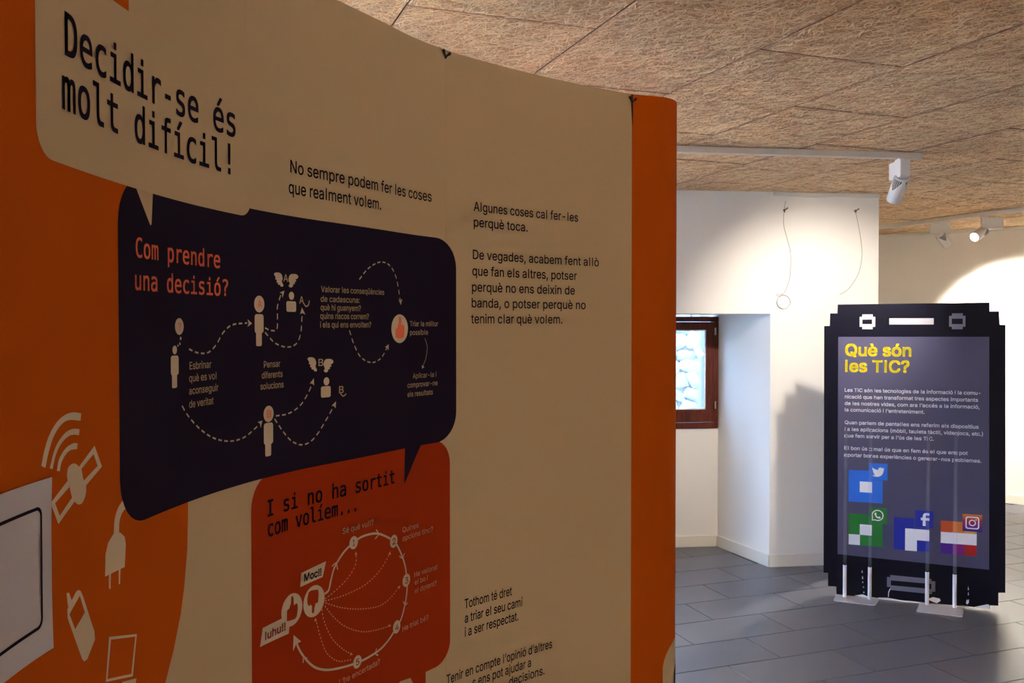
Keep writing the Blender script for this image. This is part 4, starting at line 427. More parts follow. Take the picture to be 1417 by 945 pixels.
([(-1.111, 1.0431), (-1.1095, 1.0436), (-1.108, 1.044), (-1.1065, 1.0444), (-1.105, 1.0447), (-1.1035, 1.0452), (-1.1021, 1.0459), (-1.1007, 1.0468), (-1.0995, 1.0481), (-1.0984, 1.0498), (-1.0975, 1.0518), (-1.0967, 1.0541), (-1.0959, 1.0566), (-1.0951, 1.0593), (-1.0943, 1.062), (-1.0935, 1.0647), (-1.0925, 1.0673), (-1.0915, 1.0699), (-1.0905, 1.0727), (-1.0895, 1.0755), (-1.0884, 1.0784), (-1.0873, 1.0812), (-1.086, 1.084), (-1.0846, 1.0867), (-1.0831, 1.0892), (-1.0814, 1.0916), (-1.0795, 1.0939), (-1.0775, 1.0962), (-1.0754, 1.0984), (-1.0732, 1.1005), (-1.071, 1.1025), (-1.0688, 1.1045), (-1.0665, 1.1065), (-1.0643, 1.1084), (-1.062, 1.1103), (-1.0597, 1.112), (-1.0574, 1.1138), (-1.055, 1.1155), (-1.0525, 1.1171), (-1.0499, 1.1187), (-1.0471, 1.1202), (-1.0442, 1.1217), (-1.0411, 1.1231), (-1.0378, 1.1245), (-1.0345, 1.1258), (-1.0311, 1.1271), (-1.0277, 1.1283), (-1.0242, 1.1295), (-1.0207, 1.1306), (-1.0173, 1.1317), (-1.0139, 1.1329), (-1.0105, 1.134), (-1.007, 1.135), (-1.0035, 1.136), (-0.9997, 1.1368), (-0.9957, 1.1375), (-0.9913, 1.1379), (-0.9865, 1.1382), (-0.9813, 1.1383), (-0.9757, 1.1382), (-0.97, 1.138), (-0.9643, 1.1377), (-0.9586, 1.1372), (-0.9532, 1.1366), (-0.9482, 1.1358), (-0.9436, 1.1349), (-0.9392, 1.1338), (-0.935, 1.1326), (-0.931, 1.1313), (-0.9269, 1.1298), (-0.9229, 1.1281), (-0.9187, 1.1263), (-0.9143, 1.1243), (-0.9096, 1.1221), (-0.9046, 1.1197), (-0.8995, 1.1171), (-0.8943, 1.1143), (-0.8892, 1.1115), (-0.8843, 1.1086), (-0.8798, 1.1057), (-0.8758, 1.1029), (-0.8723, 1.1001), (-0.8691, 1.0974), (-0.8663, 1.0947), (-0.8638, 1.0919), (-0.8613, 1.0891), (-0.859, 1.0861), (-0.8566, 1.083), (-0.8542, 1.0797), (-0.8517, 1.0762), (-0.8491, 1.0724), (-0.8466, 1.0684), (-0.8441, 1.0644), (-0.8418, 1.0603), (-0.8395, 1.0562), (-0.8375, 1.0523), (-0.8356, 1.0485), (-0.834, 1.045), (-0.8325, 1.0417), (-0.8312, 1.0385), (-0.8301, 1.0353), (-0.8291, 1.0321), (-0.8281, 1.0287), (-0.8272, 1.0251), (-0.8264, 1.0211), (-0.8256, 1.0167), (-0.8247, 1.012), (-0.8239, 1.007), (-0.8233, 1.0018), (-0.8227, 0.9966), (-0.8223, 0.9915), (-0.8221, 0.9865), (-0.8222, 0.9817), (-0.8225, 0.9772), (-0.8231, 0.9727), (-0.8238, 0.9684), (-0.8247, 0.9641), (-0.8258, 0.9599), (-0.827, 0.9557), (-0.8283, 0.9516), (-0.8297, 0.9475), (-0.8313, 0.9433), (-0.833, 0.939), (-0.8349, 0.9347), (-0.8369, 0.9305), (-0.8389, 0.9264), (-0.8411, 0.9225), (-0.8433, 0.919), (-0.8455, 0.9159), (-0.8477, 0.9133), (-0.8499, 0.9111), (-0.8522, 0.9093), (-0.8545, 0.9077), (-0.8569, 0.9063), (-0.8594, 0.9048), (-0.8621, 0.9032), (-0.8649, 0.9013), (-0.8678, 0.8992), (-0.8709, 0.897), (-0.8741, 0.8947), (-0.8774, 0.8924), (-0.8808, 0.8901), (-0.8843, 0.8878), (-0.888, 0.8856), (-0.8918, 0.8836), (-0.8957, 0.8817), (-0.8998, 0.8797), (-0.904, 0.8779), (-0.9083, 0.8761), (-0.9127, 0.8744), (-0.9173, 0.8728), (-0.922, 0.8714), (-0.9269, 0.8702), (-0.932, 0.8692), (-0.9375, 0.8683), (-0.9431, 0.8676), (-0.9489, 0.867), (-0.9547, 0.8666), (-0.9604, 0.8662), (-0.966, 0.8659), (-0.9713, 0.8656), (-0.9764, 0.8654), (-0.9812, 0.8653), (-0.986, 0.8653), (-0.9906, 0.8653), (-0.9953, 0.8655), (-1.0, 0.8657), (-1.0048, 0.866), (-1.0098, 0.8663), (-1.015, 0.8667), (-1.0202, 0.8671), (-1.0255, 0.8677), (-1.031, 0.8683), (-1.0364, 0.8689), (-1.042, 0.8696), (-1.0476, 0.8704), (-1.0532, 0.8713), (-1.059, 0.8722), (-1.065, 0.8732), (-1.0711, 0.8742), (-1.0772, 0.8753), (-1.0833, 0.8765), (-1.0892, 0.8778), (-1.095, 0.8792), (-1.1004, 0.8807), (-1.1056, 0.8823), (-1.1105, 0.8841), (-1.1153, 0.8859), (-1.12, 0.8878), (-1.1245, 0.8899), (-1.1288, 0.892), (-1.133, 0.8943), (-1.1371, 0.8967), (-1.141, 0.8992), (-1.1447, 0.9019), (-1.1483, 0.9047), (-1.1517, 0.9076), (-1.155, 0.9106), (-1.1583, 0.9137), (-1.1614, 0.9168), (-1.1646, 0.9201), (-1.1678, 0.9235), (-1.1709, 0.9272), (-1.1741, 0.931), (-1.1771, 0.9348), (-1.18, 0.9387), (-1.1828, 0.9424), (-1.1853, 0.946), (-1.1876, 0.9494), (-1.1896, 0.9525), (-1.1913, 0.9554), (-1.1928, 0.9582), (-1.1941, 0.9609), (-1.1953, 0.9635), (-1.1965, 0.9661), (-1.1977, 0.9688), (-1.1991, 0.9715)], 0.0048, 9, 0, 'cream', 'red', 1),
([(-1.111, 1.0319), (-1.106, 1.0334), (-1.101, 1.0349), (-1.0959, 1.0364), (-1.0909, 1.0379), (-1.0859, 1.0394), (-1.081, 1.0409), (-1.0762, 1.0426), (-1.0715, 1.0443), (-1.0669, 1.0461), (-1.0624, 1.0479), (-1.0579, 1.0498), (-1.0535, 1.0518), (-1.0492, 1.0538), (-1.0452, 1.0559), (-1.0413, 1.0581), (-1.0376, 1.0604), (-1.0341, 1.0628), (-1.0307, 1.0653), (-1.0274, 1.0679), (-1.0243, 1.0705), (-1.0214, 1.0732), (-1.0189, 1.076), (-1.0167, 1.0787), (-1.0149, 1.0815), (-1.0136, 1.0843), (-1.0129, 1.0871), (-1.0126, 1.09), (-1.0125, 1.0928), (-1.0126, 1.0957), (-1.0128, 1.0986), (-1.0128, 1.1015), (-1.0127, 1.1044)], 0.0022, 0.0045, 0.0045, 'pale', 'red', 1),
([(-1.111, 1.0278), (-1.1038, 1.0274), (-1.0966, 1.0268), (-1.0896, 1.0263), (-1.0825, 1.0257), (-1.0753, 1.0253), (-1.0679, 1.0249), (-1.0603, 1.0247), (-1.0524, 1.0247), (-1.044, 1.0248), (-1.0351, 1.025), (-1.026, 1.0253), (-1.0166, 1.0257), (-1.0073, 1.0263), (-0.9982, 1.0272), (-0.9895, 1.0283), (-0.9813, 1.0297), (-0.9735, 1.0315), (-0.9659, 1.0336), (-0.9586, 1.036), (-0.9515, 1.0386), (-0.9446, 1.0414), (-0.9381, 1.0443), (-0.9319, 1.0473), (-0.9261, 1.0504), (-0.9208, 1.0536), (-0.9159, 1.057), (-0.9115, 1.0605), (-0.9073, 1.0641), (-0.9033, 1.0678), (-0.8993, 1.0715), (-0.8953, 1.0752), (-0.891, 1.0788)], 0.0022, 0.0045, 0.0045, 'pale', 'red', 1),
([(-1.1088, 1.0233), (-1.1031, 1.0205), (-1.0975, 1.0177), (-1.0919, 1.0149), (-1.0863, 1.012), (-1.0806, 1.0092), (-1.0748, 1.0065), (-1.0687, 1.0038), (-1.0622, 1.0011), (-1.0554, 0.9985), (-1.0484, 0.9959), (-1.0412, 0.9933), (-1.0338, 0.9907), (-1.0262, 0.9882), (-1.0185, 0.9859), (-1.0106, 0.9836), (-1.0025, 0.9815), (-0.9941, 0.9794), (-0.9851, 0.9773), (-0.9759, 0.9753), (-0.9665, 0.9734), (-0.9573, 0.9717), (-0.9484, 0.9703), (-0.9399, 0.9693), (-0.9322, 0.9688), (-0.9251, 0.9688), (-0.9185, 0.9692), (-0.9123, 0.97), (-0.9064, 0.9711), (-0.9009, 0.9724), (-0.8956, 0.9739), (-0.8904, 0.9754), (-0.8854, 0.977), (-0.8806, 0.9786), (-0.8762, 0.9805), (-0.8721, 0.9825), (-0.8682, 0.9846), (-0.8643, 0.9868), (-0.8605, 0.989), (-0.8567, 0.9911), (-0.8527, 0.9932)], 0.0022, 0.0045, 0.0045, 'pale', 'red', 1),
([(-1.1111, 1.0176), (-1.108, 1.0139), (-1.1051, 1.0103), (-1.1022, 1.0067), (-1.0993, 1.0031), (-1.0963, 0.9994), (-1.0931, 0.9957), (-1.0897, 0.992), (-1.0859, 0.9882), (-1.0819, 0.9843), (-1.0777, 0.9803), (-1.0734, 0.9762), (-1.0688, 0.972), (-1.064, 0.9679), (-1.0589, 0.9639), (-1.0536, 0.9599), (-1.0479, 0.9561), (-1.0418, 0.9523), (-1.0352, 0.9486), (-1.0283, 0.9448), (-1.0211, 0.9411), (-1.0138, 0.9376), (-1.0065, 0.9343), (-0.9993, 0.9313), (-0.9923, 0.9287), (-0.9854, 0.9264), (-0.9785, 0.9245), (-0.9716, 0.9228), (-0.9648, 0.9214), (-0.9579, 0.9201), (-0.9512, 0.919), (-0.9445, 0.9179), (-0.938, 0.9169), (-0.9316, 0.9159), (-0.9253, 0.9152), (-0.9191, 0.9145), (-0.913, 0.914), (-0.907, 0.9135), (-0.9009, 0.913), (-0.8948, 0.9125), (-0.8887, 0.9119)], 0.0022, 0.0045, 0.0045, 'pale', 'red', 1),
([(-1.1203, 1.0137), (-1.1196, 1.0104), (-1.119, 1.0072), (-1.1185, 1.0041), (-1.118, 1.0009), (-1.1173, 0.9976), (-1.1164, 0.9942), (-1.1152, 0.9904), (-1.1136, 0.9863), (-1.1116, 0.9817), (-1.1093, 0.9766), (-1.1067, 0.9713), (-1.1038, 0.9657), (-1.1008, 0.9601), (-1.0976, 0.9546), (-1.0942, 0.9493), (-1.0908, 0.9444), (-1.0872, 0.9398), (-1.0832, 0.9353), (-1.0791, 0.9309), (-1.0748, 0.9267), (-1.0705, 0.9226), (-1.0662, 0.9187), (-1.062, 0.915), (-1.0579, 0.9115), (-1.054, 0.9082), (-1.0501, 0.9053), (-1.0463, 0.9025), (-1.0425, 0.8999), (-1.0387, 0.8974), (-1.035, 0.8949), (-1.0312, 0.8923), (-1.0274, 0.8897)], 0.0022, 0.0045, 0.0045, 'pale', 'red', 1),
([(-1.031, 0.8792), (-1.0362, 0.8804), (-1.0415, 0.8815), (-1.0469, 0.8826), (-1.0522, 0.8836), (-1.0575, 0.8848), (-1.0626, 0.8862), (-1.0676, 0.8879), (-1.0723, 0.89), (-1.0769, 0.8925), (-1.0814, 0.8953), (-1.0858, 0.8984), (-1.09, 0.9018), (-1.094, 0.9053), (-1.0979, 0.909), (-1.1015, 0.9127), (-1.1048, 0.9165), (-1.1078, 0.9203), (-1.1104, 0.9242), (-1.1128, 0.9283), (-1.1149, 0.9324), (-1.117, 0.9367), (-1.119, 0.9412), (-1.1209, 0.9459), (-1.123, 0.9509), (-1.1251, 0.9562), (-1.1271, 0.9618), (-1.1291, 0.9677), (-1.131, 0.9738), (-1.133, 0.98), (-1.1349, 0.9861), (-1.1368, 0.9923), (-1.1388, 0.9983)], 0.0022, 0.0045, 0.0045, 'pale', 'red', 1),
([(-0.9426, 1.1429), (-0.9413, 1.1415), (-0.9399, 1.1401), (-0.9384, 1.1386), (-0.9369, 1.1372), (-0.9355, 1.1358), (-0.9345, 1.1344), (-0.9338, 1.133), (-0.9337, 1.1318), (-0.9342, 1.1306), (-0.9352, 1.1295), (-0.9366, 1.1285), (-0.9383, 1.1275), (-0.9402, 1.1265), (-0.9421, 1.1256), (-0.9439, 1.1246), (-0.9455, 1.1236)], 0.0026, 9, 0, 'cream', 'red', 1),
([(-0.853, 1.0633), (-0.8514, 1.0623), (-0.8498, 1.0611), (-0.8481, 1.0599), (-0.8465, 1.0587), (-0.8449, 1.0576), (-0.8433, 1.0568), (-0.8419, 1.0562), (-0.8405, 1.0561), (-0.8393, 1.0564), (-0.8382, 1.0572), (-0.8371, 1.0583), (-0.8362, 1.0596), (-0.8352, 1.061), (-0.8343, 1.0625), (-0.8334, 1.0639), (-0.8324, 1.0651)], 0.0026, 9, 0, 'cream', 'red', 1),
([(-1.0891, 1.0955), (-1.0875, 1.0961), (-1.0859, 1.0968), (-1.0842, 1.0976), (-1.0825, 1.0984), (-1.0809, 1.099), (-1.0794, 1.0994), (-1.0781, 1.0995), (-1.0769, 1.0991), (-1.076, 1.0982), (-1.0752, 1.0968), (-1.0746, 1.0951), (-1.0741, 1.0932), (-1.0737, 1.0911), (-1.0733, 1.089), (-1.0728, 1.087), (-1.0723, 1.0851)], 0.0026, 9, 0, 'cream', 'red', 1),
([(-0.8378, 0.9526), (-0.8368, 0.9513), (-0.8358, 0.95), (-0.8349, 0.9486), (-0.8339, 0.9472), (-0.8329, 0.9459), (-0.8319, 0.9447), (-0.8309, 0.9438), (-0.8298, 0.9432), (-0.8287, 0.9429), (-0.8276, 0.943), (-0.8264, 0.9433), (-0.8252, 0.9437), (-0.824, 0.9442), (-0.8229, 0.9448), (-0.8217, 0.9453), (-0.8205, 0.9457)], 0.0026, 9, 0, 'cream', 'red', 1),
([(-0.9427, 0.8759), (-0.9432, 0.8745), (-0.9438, 0.8732), (-0.9445, 0.8717), (-0.9452, 0.8703), (-0.9457, 0.869), (-0.9461, 0.8677), (-0.9463, 0.8664), (-0.9461, 0.8653), (-0.9456, 0.8643), (-0.9447, 0.8634), (-0.9437, 0.8626), (-0.9424, 0.8618), (-0.9411, 0.8611), (-0.9397, 0.8604), (-0.9384, 0.8597), (-0.9372, 0.8589)], 0.0026, 9, 0, 'cream', 'red', 1),
([(-1.1776, 0.9213), (-1.1774, 0.9226), (-1.1773, 0.9241), (-1.1773, 0.9257), (-1.1772, 0.9272), (-1.177, 0.9286), (-1.1768, 0.9298), (-1.1763, 0.9307), (-1.1757, 0.9312), (-1.1748, 0.9313), (-1.1737, 0.931), (-1.1725, 0.9304), (-1.1711, 0.9295), (-1.1697, 0.9286), (-1.1682, 0.9277), (-1.1668, 0.9268), (-1.1655, 0.926)], 0.0026, 9, 0, 'cream', 'red', 1)]
PHONE_TEXTS = [
('Què són', -0.3597, 1.4219, -0.0033, 0.072, 'y', 0.024),
('les TIC?', -0.3591, 1.3281, -0.0128, 0.072, 'y', 0.024),
('Les TIC són les tecnologies de la informació i la comu-', -0.3603, 1.2096, 0.3538, 0.0235, 'w', 0),
('nicació que han transformat tres aspectes importants', -0.36, 1.1704, 0.3417, 0.0235, 'w', 0),
('de les nostres vides, com ara l’accés a la informació,', -0.3598, 1.1315, 0.3491, 0.0235, 'w', 0),
('la comunicació i l’entreteniment.', -0.3595, 1.0937, 0.0683, 0.0235, 'w', 0),
('Quan parlem de pantalles ens referim als dispositius', -0.3591, 1.0189, 0.3457, 0.0235, 'w', 0),
('i a les aplicacions (mòbil, tauleta tàctil, videojocs, etc.)', -0.3588, 0.9799, 0.3681, 0.0235, 'w', 0),
('que fem servir per a l’ús de les TIC.', -0.3586, 0.9413, 0.1171, 0.0235, 'w', 0),
('El bon ús o mal ús que en fem és el que ens pot', -0.3581, 0.8685, 0.2919, 0.0235, 'w', 0),
('aportar bones experiències o generar-nos problemes.', -0.3579, 0.8281, 0.3606, 0.0235, 'w', 0)]

# ---------------------------------------------------------------- window 1 (recessed, wooden) and what lies outside
win = empty('window_1', W3(TR-.002, NI, .856), math.atan2(ew.y, ew.x), kind='structure')
def lb(x0, x1, y0, y1, z0, z1, name, m, par, bev=.003):
    b = MB(); b.box(x0, x1, y0, y1, z0, z1); return b.build(name, m, par, bevel=bev)
H = 1.662-.856; WD = WW
b = MB(); fw = .036
b.box(-WD, 0, -.012, .07, 0, .042); b.box(-WD, 0, -.012, .07, H-fw, H); b.box(-WD, -WD+fw, -.012, .07, .042, H-fw); b.box(-fw, 0, -.012, .07, .042, H-fw)
fr = b.build('window_frame', M['wood'], win, bevel=.003)
b = MB(); x0, x1, z0, z1, sw = -WD+fw+.003, -fw-.003, .048, H-fw-.003, .056
b.box(x0, x1, -.024, .03, z0, z0+sw+.034); b.box(x0, x1, -.024, .03, z1-sw, z1); b.box(x0, x0+sw, -.024, .03, z0+sw+.034, z1-sw); b.box(x1-sw, x1, -.024, .03, z0+sw+.034, z1-sw)
sash = b.build('window_sash', M['wood'], win, bevel=.004)
lb(x0+sw-.005, x1-sw+.005, 0, .006, z0+sw+.03, z1-sw+.005, 'glass_pane', M['glass'], sash, 0)
b = MB(); gx0, gx1, gz0, gz1 = x0+sw, x1-sw, z0+sw+.034, z1-sw
b.box(gx0, gx1, -.012, 0, gz0, gz0+.008); b.box(gx0, gx1, -.012, 0, gz1-.008, gz1); b.box(gx0, gx0+.008, -.012, 0, gz0+.008, gz1-.008); b.box(gx1-.008, gx1, -.012, 0, gz0+.008, gz1-.008)
b.build('glazing_bead', M['w'], sash)
for hz in (.17, .70):
    b = MB(); b.tube([(-.030, -.030, hz-.026), (-.030, -.030, hz+.026)], .006, 10); b.build('hinge', M['brass'], win, smooth=False)
b = MB(); b.box(x0+.012, x0+.036, -.030, -.024, .36, .44); b.tube([(x0+.024, -.03, .40), (x0+.024, -.06, .40), (x0+.024, -.062, .30)], .008, 10); b.build('window_handle', M['brass'], win)
port = bpy.data.lights.new('window_portal', 'AREA'); po = bpy.data.objects.new('window_portal', port); S.collection.objects.link(po)
port.shape = 'RECTANGLE'; port.size = .6; port.size_y = .8; port.cycles.is_portal = True
po.location = W3(TR-WW/2, NI+.14, 1.26); po.rotation_euler = (R(90), 0, math.atan2(ew.y, ew.x)+math.pi)
po.rotation_euler = (-nw.to_3d()).to_track_quat('-Z', 'Y').to_euler()

# added unseen window to light the room from behind the curved display
def fill_window(name, c, rz, hw, hh, inward):
    w2 = empty(name, c, rz, kind='structure')
    b = MB(); b.box(-hw, hw, -.04, .04, 0, .06); b.box(-hw, hw, -.04, .04, hh-.06, hh); b.box(-hw, -hw+.06, -.04, .04, .06, hh-.06); b.box(hw-.06, hw, -.04, .04, .06, hh-.06); b.box(-.04, .04, -.04, .04, .06, hh-.06)
    b.build('window_frame', M['wood'], w2, bevel=.003)
    for s in (-1, 1):
        lb(min(s*.04, s*(hw-.06)), max(s*.04, s*(hw-.06)), -.003, .003, .06, hh-.06, 'glass_pane', M['glass'], w2, 0)
    port = bpy.data.lights.new('window_portal', 'AREA'); po = bpy.data.objects.new('window_portal', port); S.collection.objects.link(po)
    port.shape = 'RECTANGLE'; port.size = 2*hw; port.size_y = hh; port.cycles.is_portal = True
    po.location = Vector(c) + Vector((0, 0, hh/2)) - Vector(inward)*.17; po.rotation_euler = Vector(inward).to_track_quat('-Z', 'Y').to_euler()
fill_window('added_window', (XL-.12, (LY0+LY1)/2, LZ0), R(90), (LY1-LY0)/2, LZ1-LZ0, (1, 0, 0))

b = MB(); b.box(-30, 30, -30, YB-.3, -.3, -.15); b.box(-30, 1.7, 6.75, 30, -.3, -.15); b.box(-30, XL-.3, YB-.3, 6.75, -.3, -.15)
tag(b.build('outside_ground', M['ground']), kind='structure')
b = MB(); b.box(-2.5, 1.78, 8.50, 8.9, -.15, 2.75); sw_ = b.build('stone_wall', M['mortar']); tag(sw_, kind='structure')
sms = []
for k in range(10):
    bm = bmesh.new(); bmesh.ops.create_icosphere(bm, subdivisions=2, radius=1); rnd = random.Random(k)
    for v in bm.verts:
        c = v.co; q = Vector((math.copysign(abs(c.x)**.6, c.x), math.copysign(abs(c.y)**.8, c.y), math.copysign(abs(c.z)**.6, c.z)))
        v.co = q*(1+rnd.uniform(-.16, .16))
    me = bpy.data.meshes.new('stone'); bm.to_mesh(me); bm.free(); me.materials.append(M['stone'][k % 4]); sms.append(me)
z = -.05; n = 0
while z < 2.5 and n < 290:
    hrow = random.uniform(.085, .16); x = -.5 + random.uniform(0, .1)
    while x < 1.74:
        wd = random.uniform(.09, .26); wd = min(wd, max(.07, 1.76-x))
        o = bpy.data.objects.new('stone', random.choice(sms)); S.collection.objects.link(o); o.parent = sw_
        o.location = (x+wd/2, 8.50, z+hrow/2+random.uniform(-.015, .015)); o.scale = (wd*.57, .04+random.uniform(0, .035), hrow*.58); o.rotation_euler = (0, random.uniform(-.5, .5), 0); n += 1
        x += wd+.008
    z += hrow+.004

# ---------------------------------------------------------------- curved exhibition display
KS = 0.02; S0 = -2.10
def curve_pt(s):
    """plan position and heading of the print surface at arc length s"""
    if s < S0:
        p, q = Vector(CURVE[0]), Vector(CURVE[1]); h = math.atan2(q.x-p.x, q.y-p.y); d = S0 - s
        # gentle return towards the wall on the far left
        return p - Vector((math.sin(h), math.cos(h)))*d, h
    if s >= 0: return END(s)
    f = (s-S0)/KS; i = min(int(f), len(CURVE)-2); t = f-i
    p, q = Vector(CURVE[i]), Vector(CURVE[i+1])
    a = Vector(CURVE[max(i-1, 0)]); c = Vector(CURVE[min(i+2, len(CURVE)-1)])
    h0 = math.atan2((q-a).x, (q-a).y); h1 = math.atan2((c-p).x, (c-p).y)
    return p.lerp(q, t), h0*(1-t)+h1*t
P0 = Vector(CURVE[-1]); H0, RR, LS = R(72), .10, .088
def END(s):
    if s < LS: return P0 + Vector((math.sin(H0), math.cos(H0)))*s, H0
    q = P0 + Vector((math.sin(H0), math.cos(H0)))*LS; h = H0 - (s-LS)/RR
    if h > R(-108): return q + Vector((math.cos(h)-math.cos(H0), math.sin(H0)-math.sin(h)))*RR, h
    he = R(-108); q2 = q + Vector((math.cos(he)-math.cos(H0), math.sin(H0)-math.sin(he)))*RR
    return q2 + Vector((math.sin(he), math.cos(he)))*(s-LS-(H0-he)*RR), he
DB = Vector((-.2, 2.0, 0))
disp = empty('exhibition_display', DB, 0, 'tall curved fabric display wall in beige and orange with printed speech bubbles and diagrams', 'display stand')
def wrap(s, z, off):
    p, h = curve_pt(s); n = Vector((math.cos(h), -math.sin(h)))
    q = p + n*off; return Vector((q.x, q.y, z)) - DB
ZT = 2.28
def sheet(s0, s1, z0, z1, name, m, step=.02, th=.0012):
    ss = [s0]; k = math.floor(s0/step)+1
    while k*step < s1-1e-5: ss.append(k*step); k += 1
    ss.append(s1)
    zs = [z0, z1]; b = MB(); v = []; n = len(ss)
    for off in (0, -th):
        for z in zs:
            for s in ss: v.append(wrap(s, z, off))
    f = [(i, i+1, n+i+1, n+i) for i in range(n-1)] + [(2*n+i+1, 2*n+i, 3*n+i, 3*n+i+1) for i in range(n-1)]
    f += [(n+i, n+i+1, 3*n+i+1, 3*n+i) for i in range(n-1)] + [(i+1, i, 2*n+i, 2*n+i+1) for i in range(n-1)]
    f += [(0, n, 3*n, 2*n), (n-1, 2*n+n-1, 3*n+n-1, n+n-1)]
    b.add(v, f); me = b.mesh(name); o = link(name, me, m, disp)
    for i, p in enumerate(me.polygons): p.use_smooth = i < 2*(n-1)
    me.set_sharp_from_angle(angle=R(40)) if hasattr(me, 'set_sharp_from_angle') else None
    return o
for a, c in ((-2.69, -2.0222), (-2.0218, -1.3442), (-1.3438, -.6732), (-.6728, -.0002)):
    sheet(a, c, .012, ZT, 'fabric_panel', M['cream'])
ep = sheet(.0002, .67, .012, ZT, 'end_panel', M['ora']); ep['label'] = 'orange rounded end panel'
for s in (-2.022, -1.344, -.673, 0):
    p, h = curve_pt(s); b = MB(); t = Vector((math.sin(h), math.cos(h), 0)); nn = Vector((math.cos(h), -math.sin(h), 0)); c = Vector((p.x, p.y, 0))-DB
    v = [c + t*x + nn*y + Vector((0, 0, z)) for z in (.0, ZT-.004) for x, y in ((-.012, -.014), (.012, -.014), (.012, -.0025), (-.012, -.0025))]
    b.add(v, [(3,2,1,0),(4,5,6,7),(0,1,5,4),(1,2,6,5),(2,3,7,6),(3,0,4,7)]); b.build('frame_post', M['darkgap'], disp)
# diagonal scissor struts behind the panels
for a, c in ((-2.022, -1.344), (-1.344, -.673), (-.673, 0)):
    for za, zb in ((.3, 1.1), (1.1, .3), (1.1, 1.95), (1.95, 1.1)):
        b = MB(); b.tube([wrap(a, za, -.035), wrap((a+c)/2, (za+zb)/2, -.055 if za < zb else -.075), wrap(c, zb, -.035)], .006, 8); b.build('frame_strut', M['darkgap'], disp)
for s, z in ((-.675, 2.2615), (-.002, 2.2555)):
    hk = MB(); tz = .0085
    for sg, dz in ((-1, .0115), (1, .0085)):
        hk.tube([wrap(s, z, .003), wrap(s+sg*.006, z+dz*.6, .004), wrap(s+sg*.0098, z+dz, .006)], [.0030, .0026, .0040], 8)
        c = wrap(s+sg*.0105, z+dz+.001, .006); hk.tube([c-Vector((0,0,.0035)), c, c+Vector((0,0,.0035))], [.0025, .0048, .0025], 8)
    hk.tube([wrap(s, z+.003, .003), wrap(s, z-.0045, .003)], [.0042, .0018], 8)
    hk.build('panel_hook', M['black'], disp, smooth=True)

def print_mesh(name, m, loops, off, parent, mapper, cut=True):
    """flat print: tessellated outline (first loop) with holes, cut every 2 cm so it follows the curve"""
    vl = [[Vector((x, y, 0)) for x, y in lp] for lp in loops]
    tris = geometry.tessellate_polygon(vl); flat = [v for lp in vl for v in lp]
    me = bpy.data.meshes.new(name); me.from_pydata([tuple(v) for v in flat], [], [tuple(t) for t in tris]); me.update()
    bm = bmesh.new(); bm.from_mesh(me)
    xs = [v.co.x for v in bm.verts]
    if cut:
        k = math.floor(min(xs)/.02)+1
        while k*.02 < max(xs)-1e-6:
            bmesh.ops.bisect_plane(bm, geom=bm.verts[:]+bm.edges[:]+bm.faces[:], plane_co=(k*.02, 0, 0), plane_no=(1, 0, 0), dist=1e-6); k += 1
    bm.normal_update()
    for f in bm.faces:
        if f.normal.z < 0: f.normal_flip()
    for v in bm.verts: v.co = mapper(v.co.x, v.co.y, off)
    bm.normal_update(); bm.to_mesh(me); bm.free()
    return link(name, me, m, parent, smooth=cut)
def arc(cx, cy, r, a0, a1, n=8): return [(cx+r*math.cos(R(a0+(a1-a0)*i/n)), cy+r*math.sin(R(a0+(a1-a0)*i/n))) for i in range(n+1)]
def rr(x0, z0, x1, z1, r): return arc(x1-r, z1-r, r, 0, 90)+arc(x0+r, z1-r, r, 90, 180)+arc(x0+r, z0+r, r, 180, 270)+arc(x1-r, z0+r, r, 270, 360)
LAY = .00032
# regions of colour
orange = [(-2.60, 2.279), (-1.6986, 2.279), (-1.6986, 2.048), (-1.6986, 1.93), (-1.531, 1.90), (-1.53, 1.30), (-1.533, 1.235), (-1.543, 1.178), (-1.555, 1.135), (-1.578, 1.085), (-1.602, 1.047), (-1.65, .985), (-1.72, .92), (-1.82, .86), (-1.95, .825), (-2.10, .81), (-2.60, .80)]
oa = print_mesh('orange_field', M['ora'], [orange], LAY, disp, wrap)
nv = rr(-1.7355, 1.3115, -.6365, 1.8145, .072)
nb = print_mesh('speech_bubble', M['ink'], [nv], LAY*2.2, disp, wrap); nb['label'] = 'dark navy speech bubble'
print_mesh('bubble_tail', M['ink'], [[(-.8289, 1.313), (-.8321, 1.231), (-.8285, 1.231), (-.7654, 1.313)]], LAY*2.2, nb, wrap)
red = arc(-.659-.062, 1.318-.062, .062, 0, 90)+arc(-1.334+.062, 1.318-.062, .062, 90, 180)+[(-1.334, .55), (-.7494, .55), (-.7494, .757)]+arc(-.659-.055, .757+.055, .055, 270, 360)
rb = print_mesh('speech_bubble', M['redc'], [red], LAY*1.2, disp, wrap); rb['label'] = 'red-orange speech bubble'
print_mesh('bubble_tail', M['cream'], [[(-.90, .70), (-.8522, .7691), (-.8088, .7625), (-.77, .70)]], LAY*2.6, rb, wrap)
ttl = arc(-1.945+.038, 1.7985+.038, .038, 180, 270)+[(-1.6822, 1.7985), (-1.6430, 1.7515), (-1.6406, 1.7497), (-1.6380, 1.752), (-1.6334, 1.7985)]+arc(-1.331-.03, 1.7985+.03, .03, 270, 360)+[(-1.331, 2.048), (-1.945, 2.048)]
tbb = print_mesh('speech_bubble', M['cream'], [ttl], LAY*3.4, disp, wrap); tbb['label'] = 'beige title speech bubble'

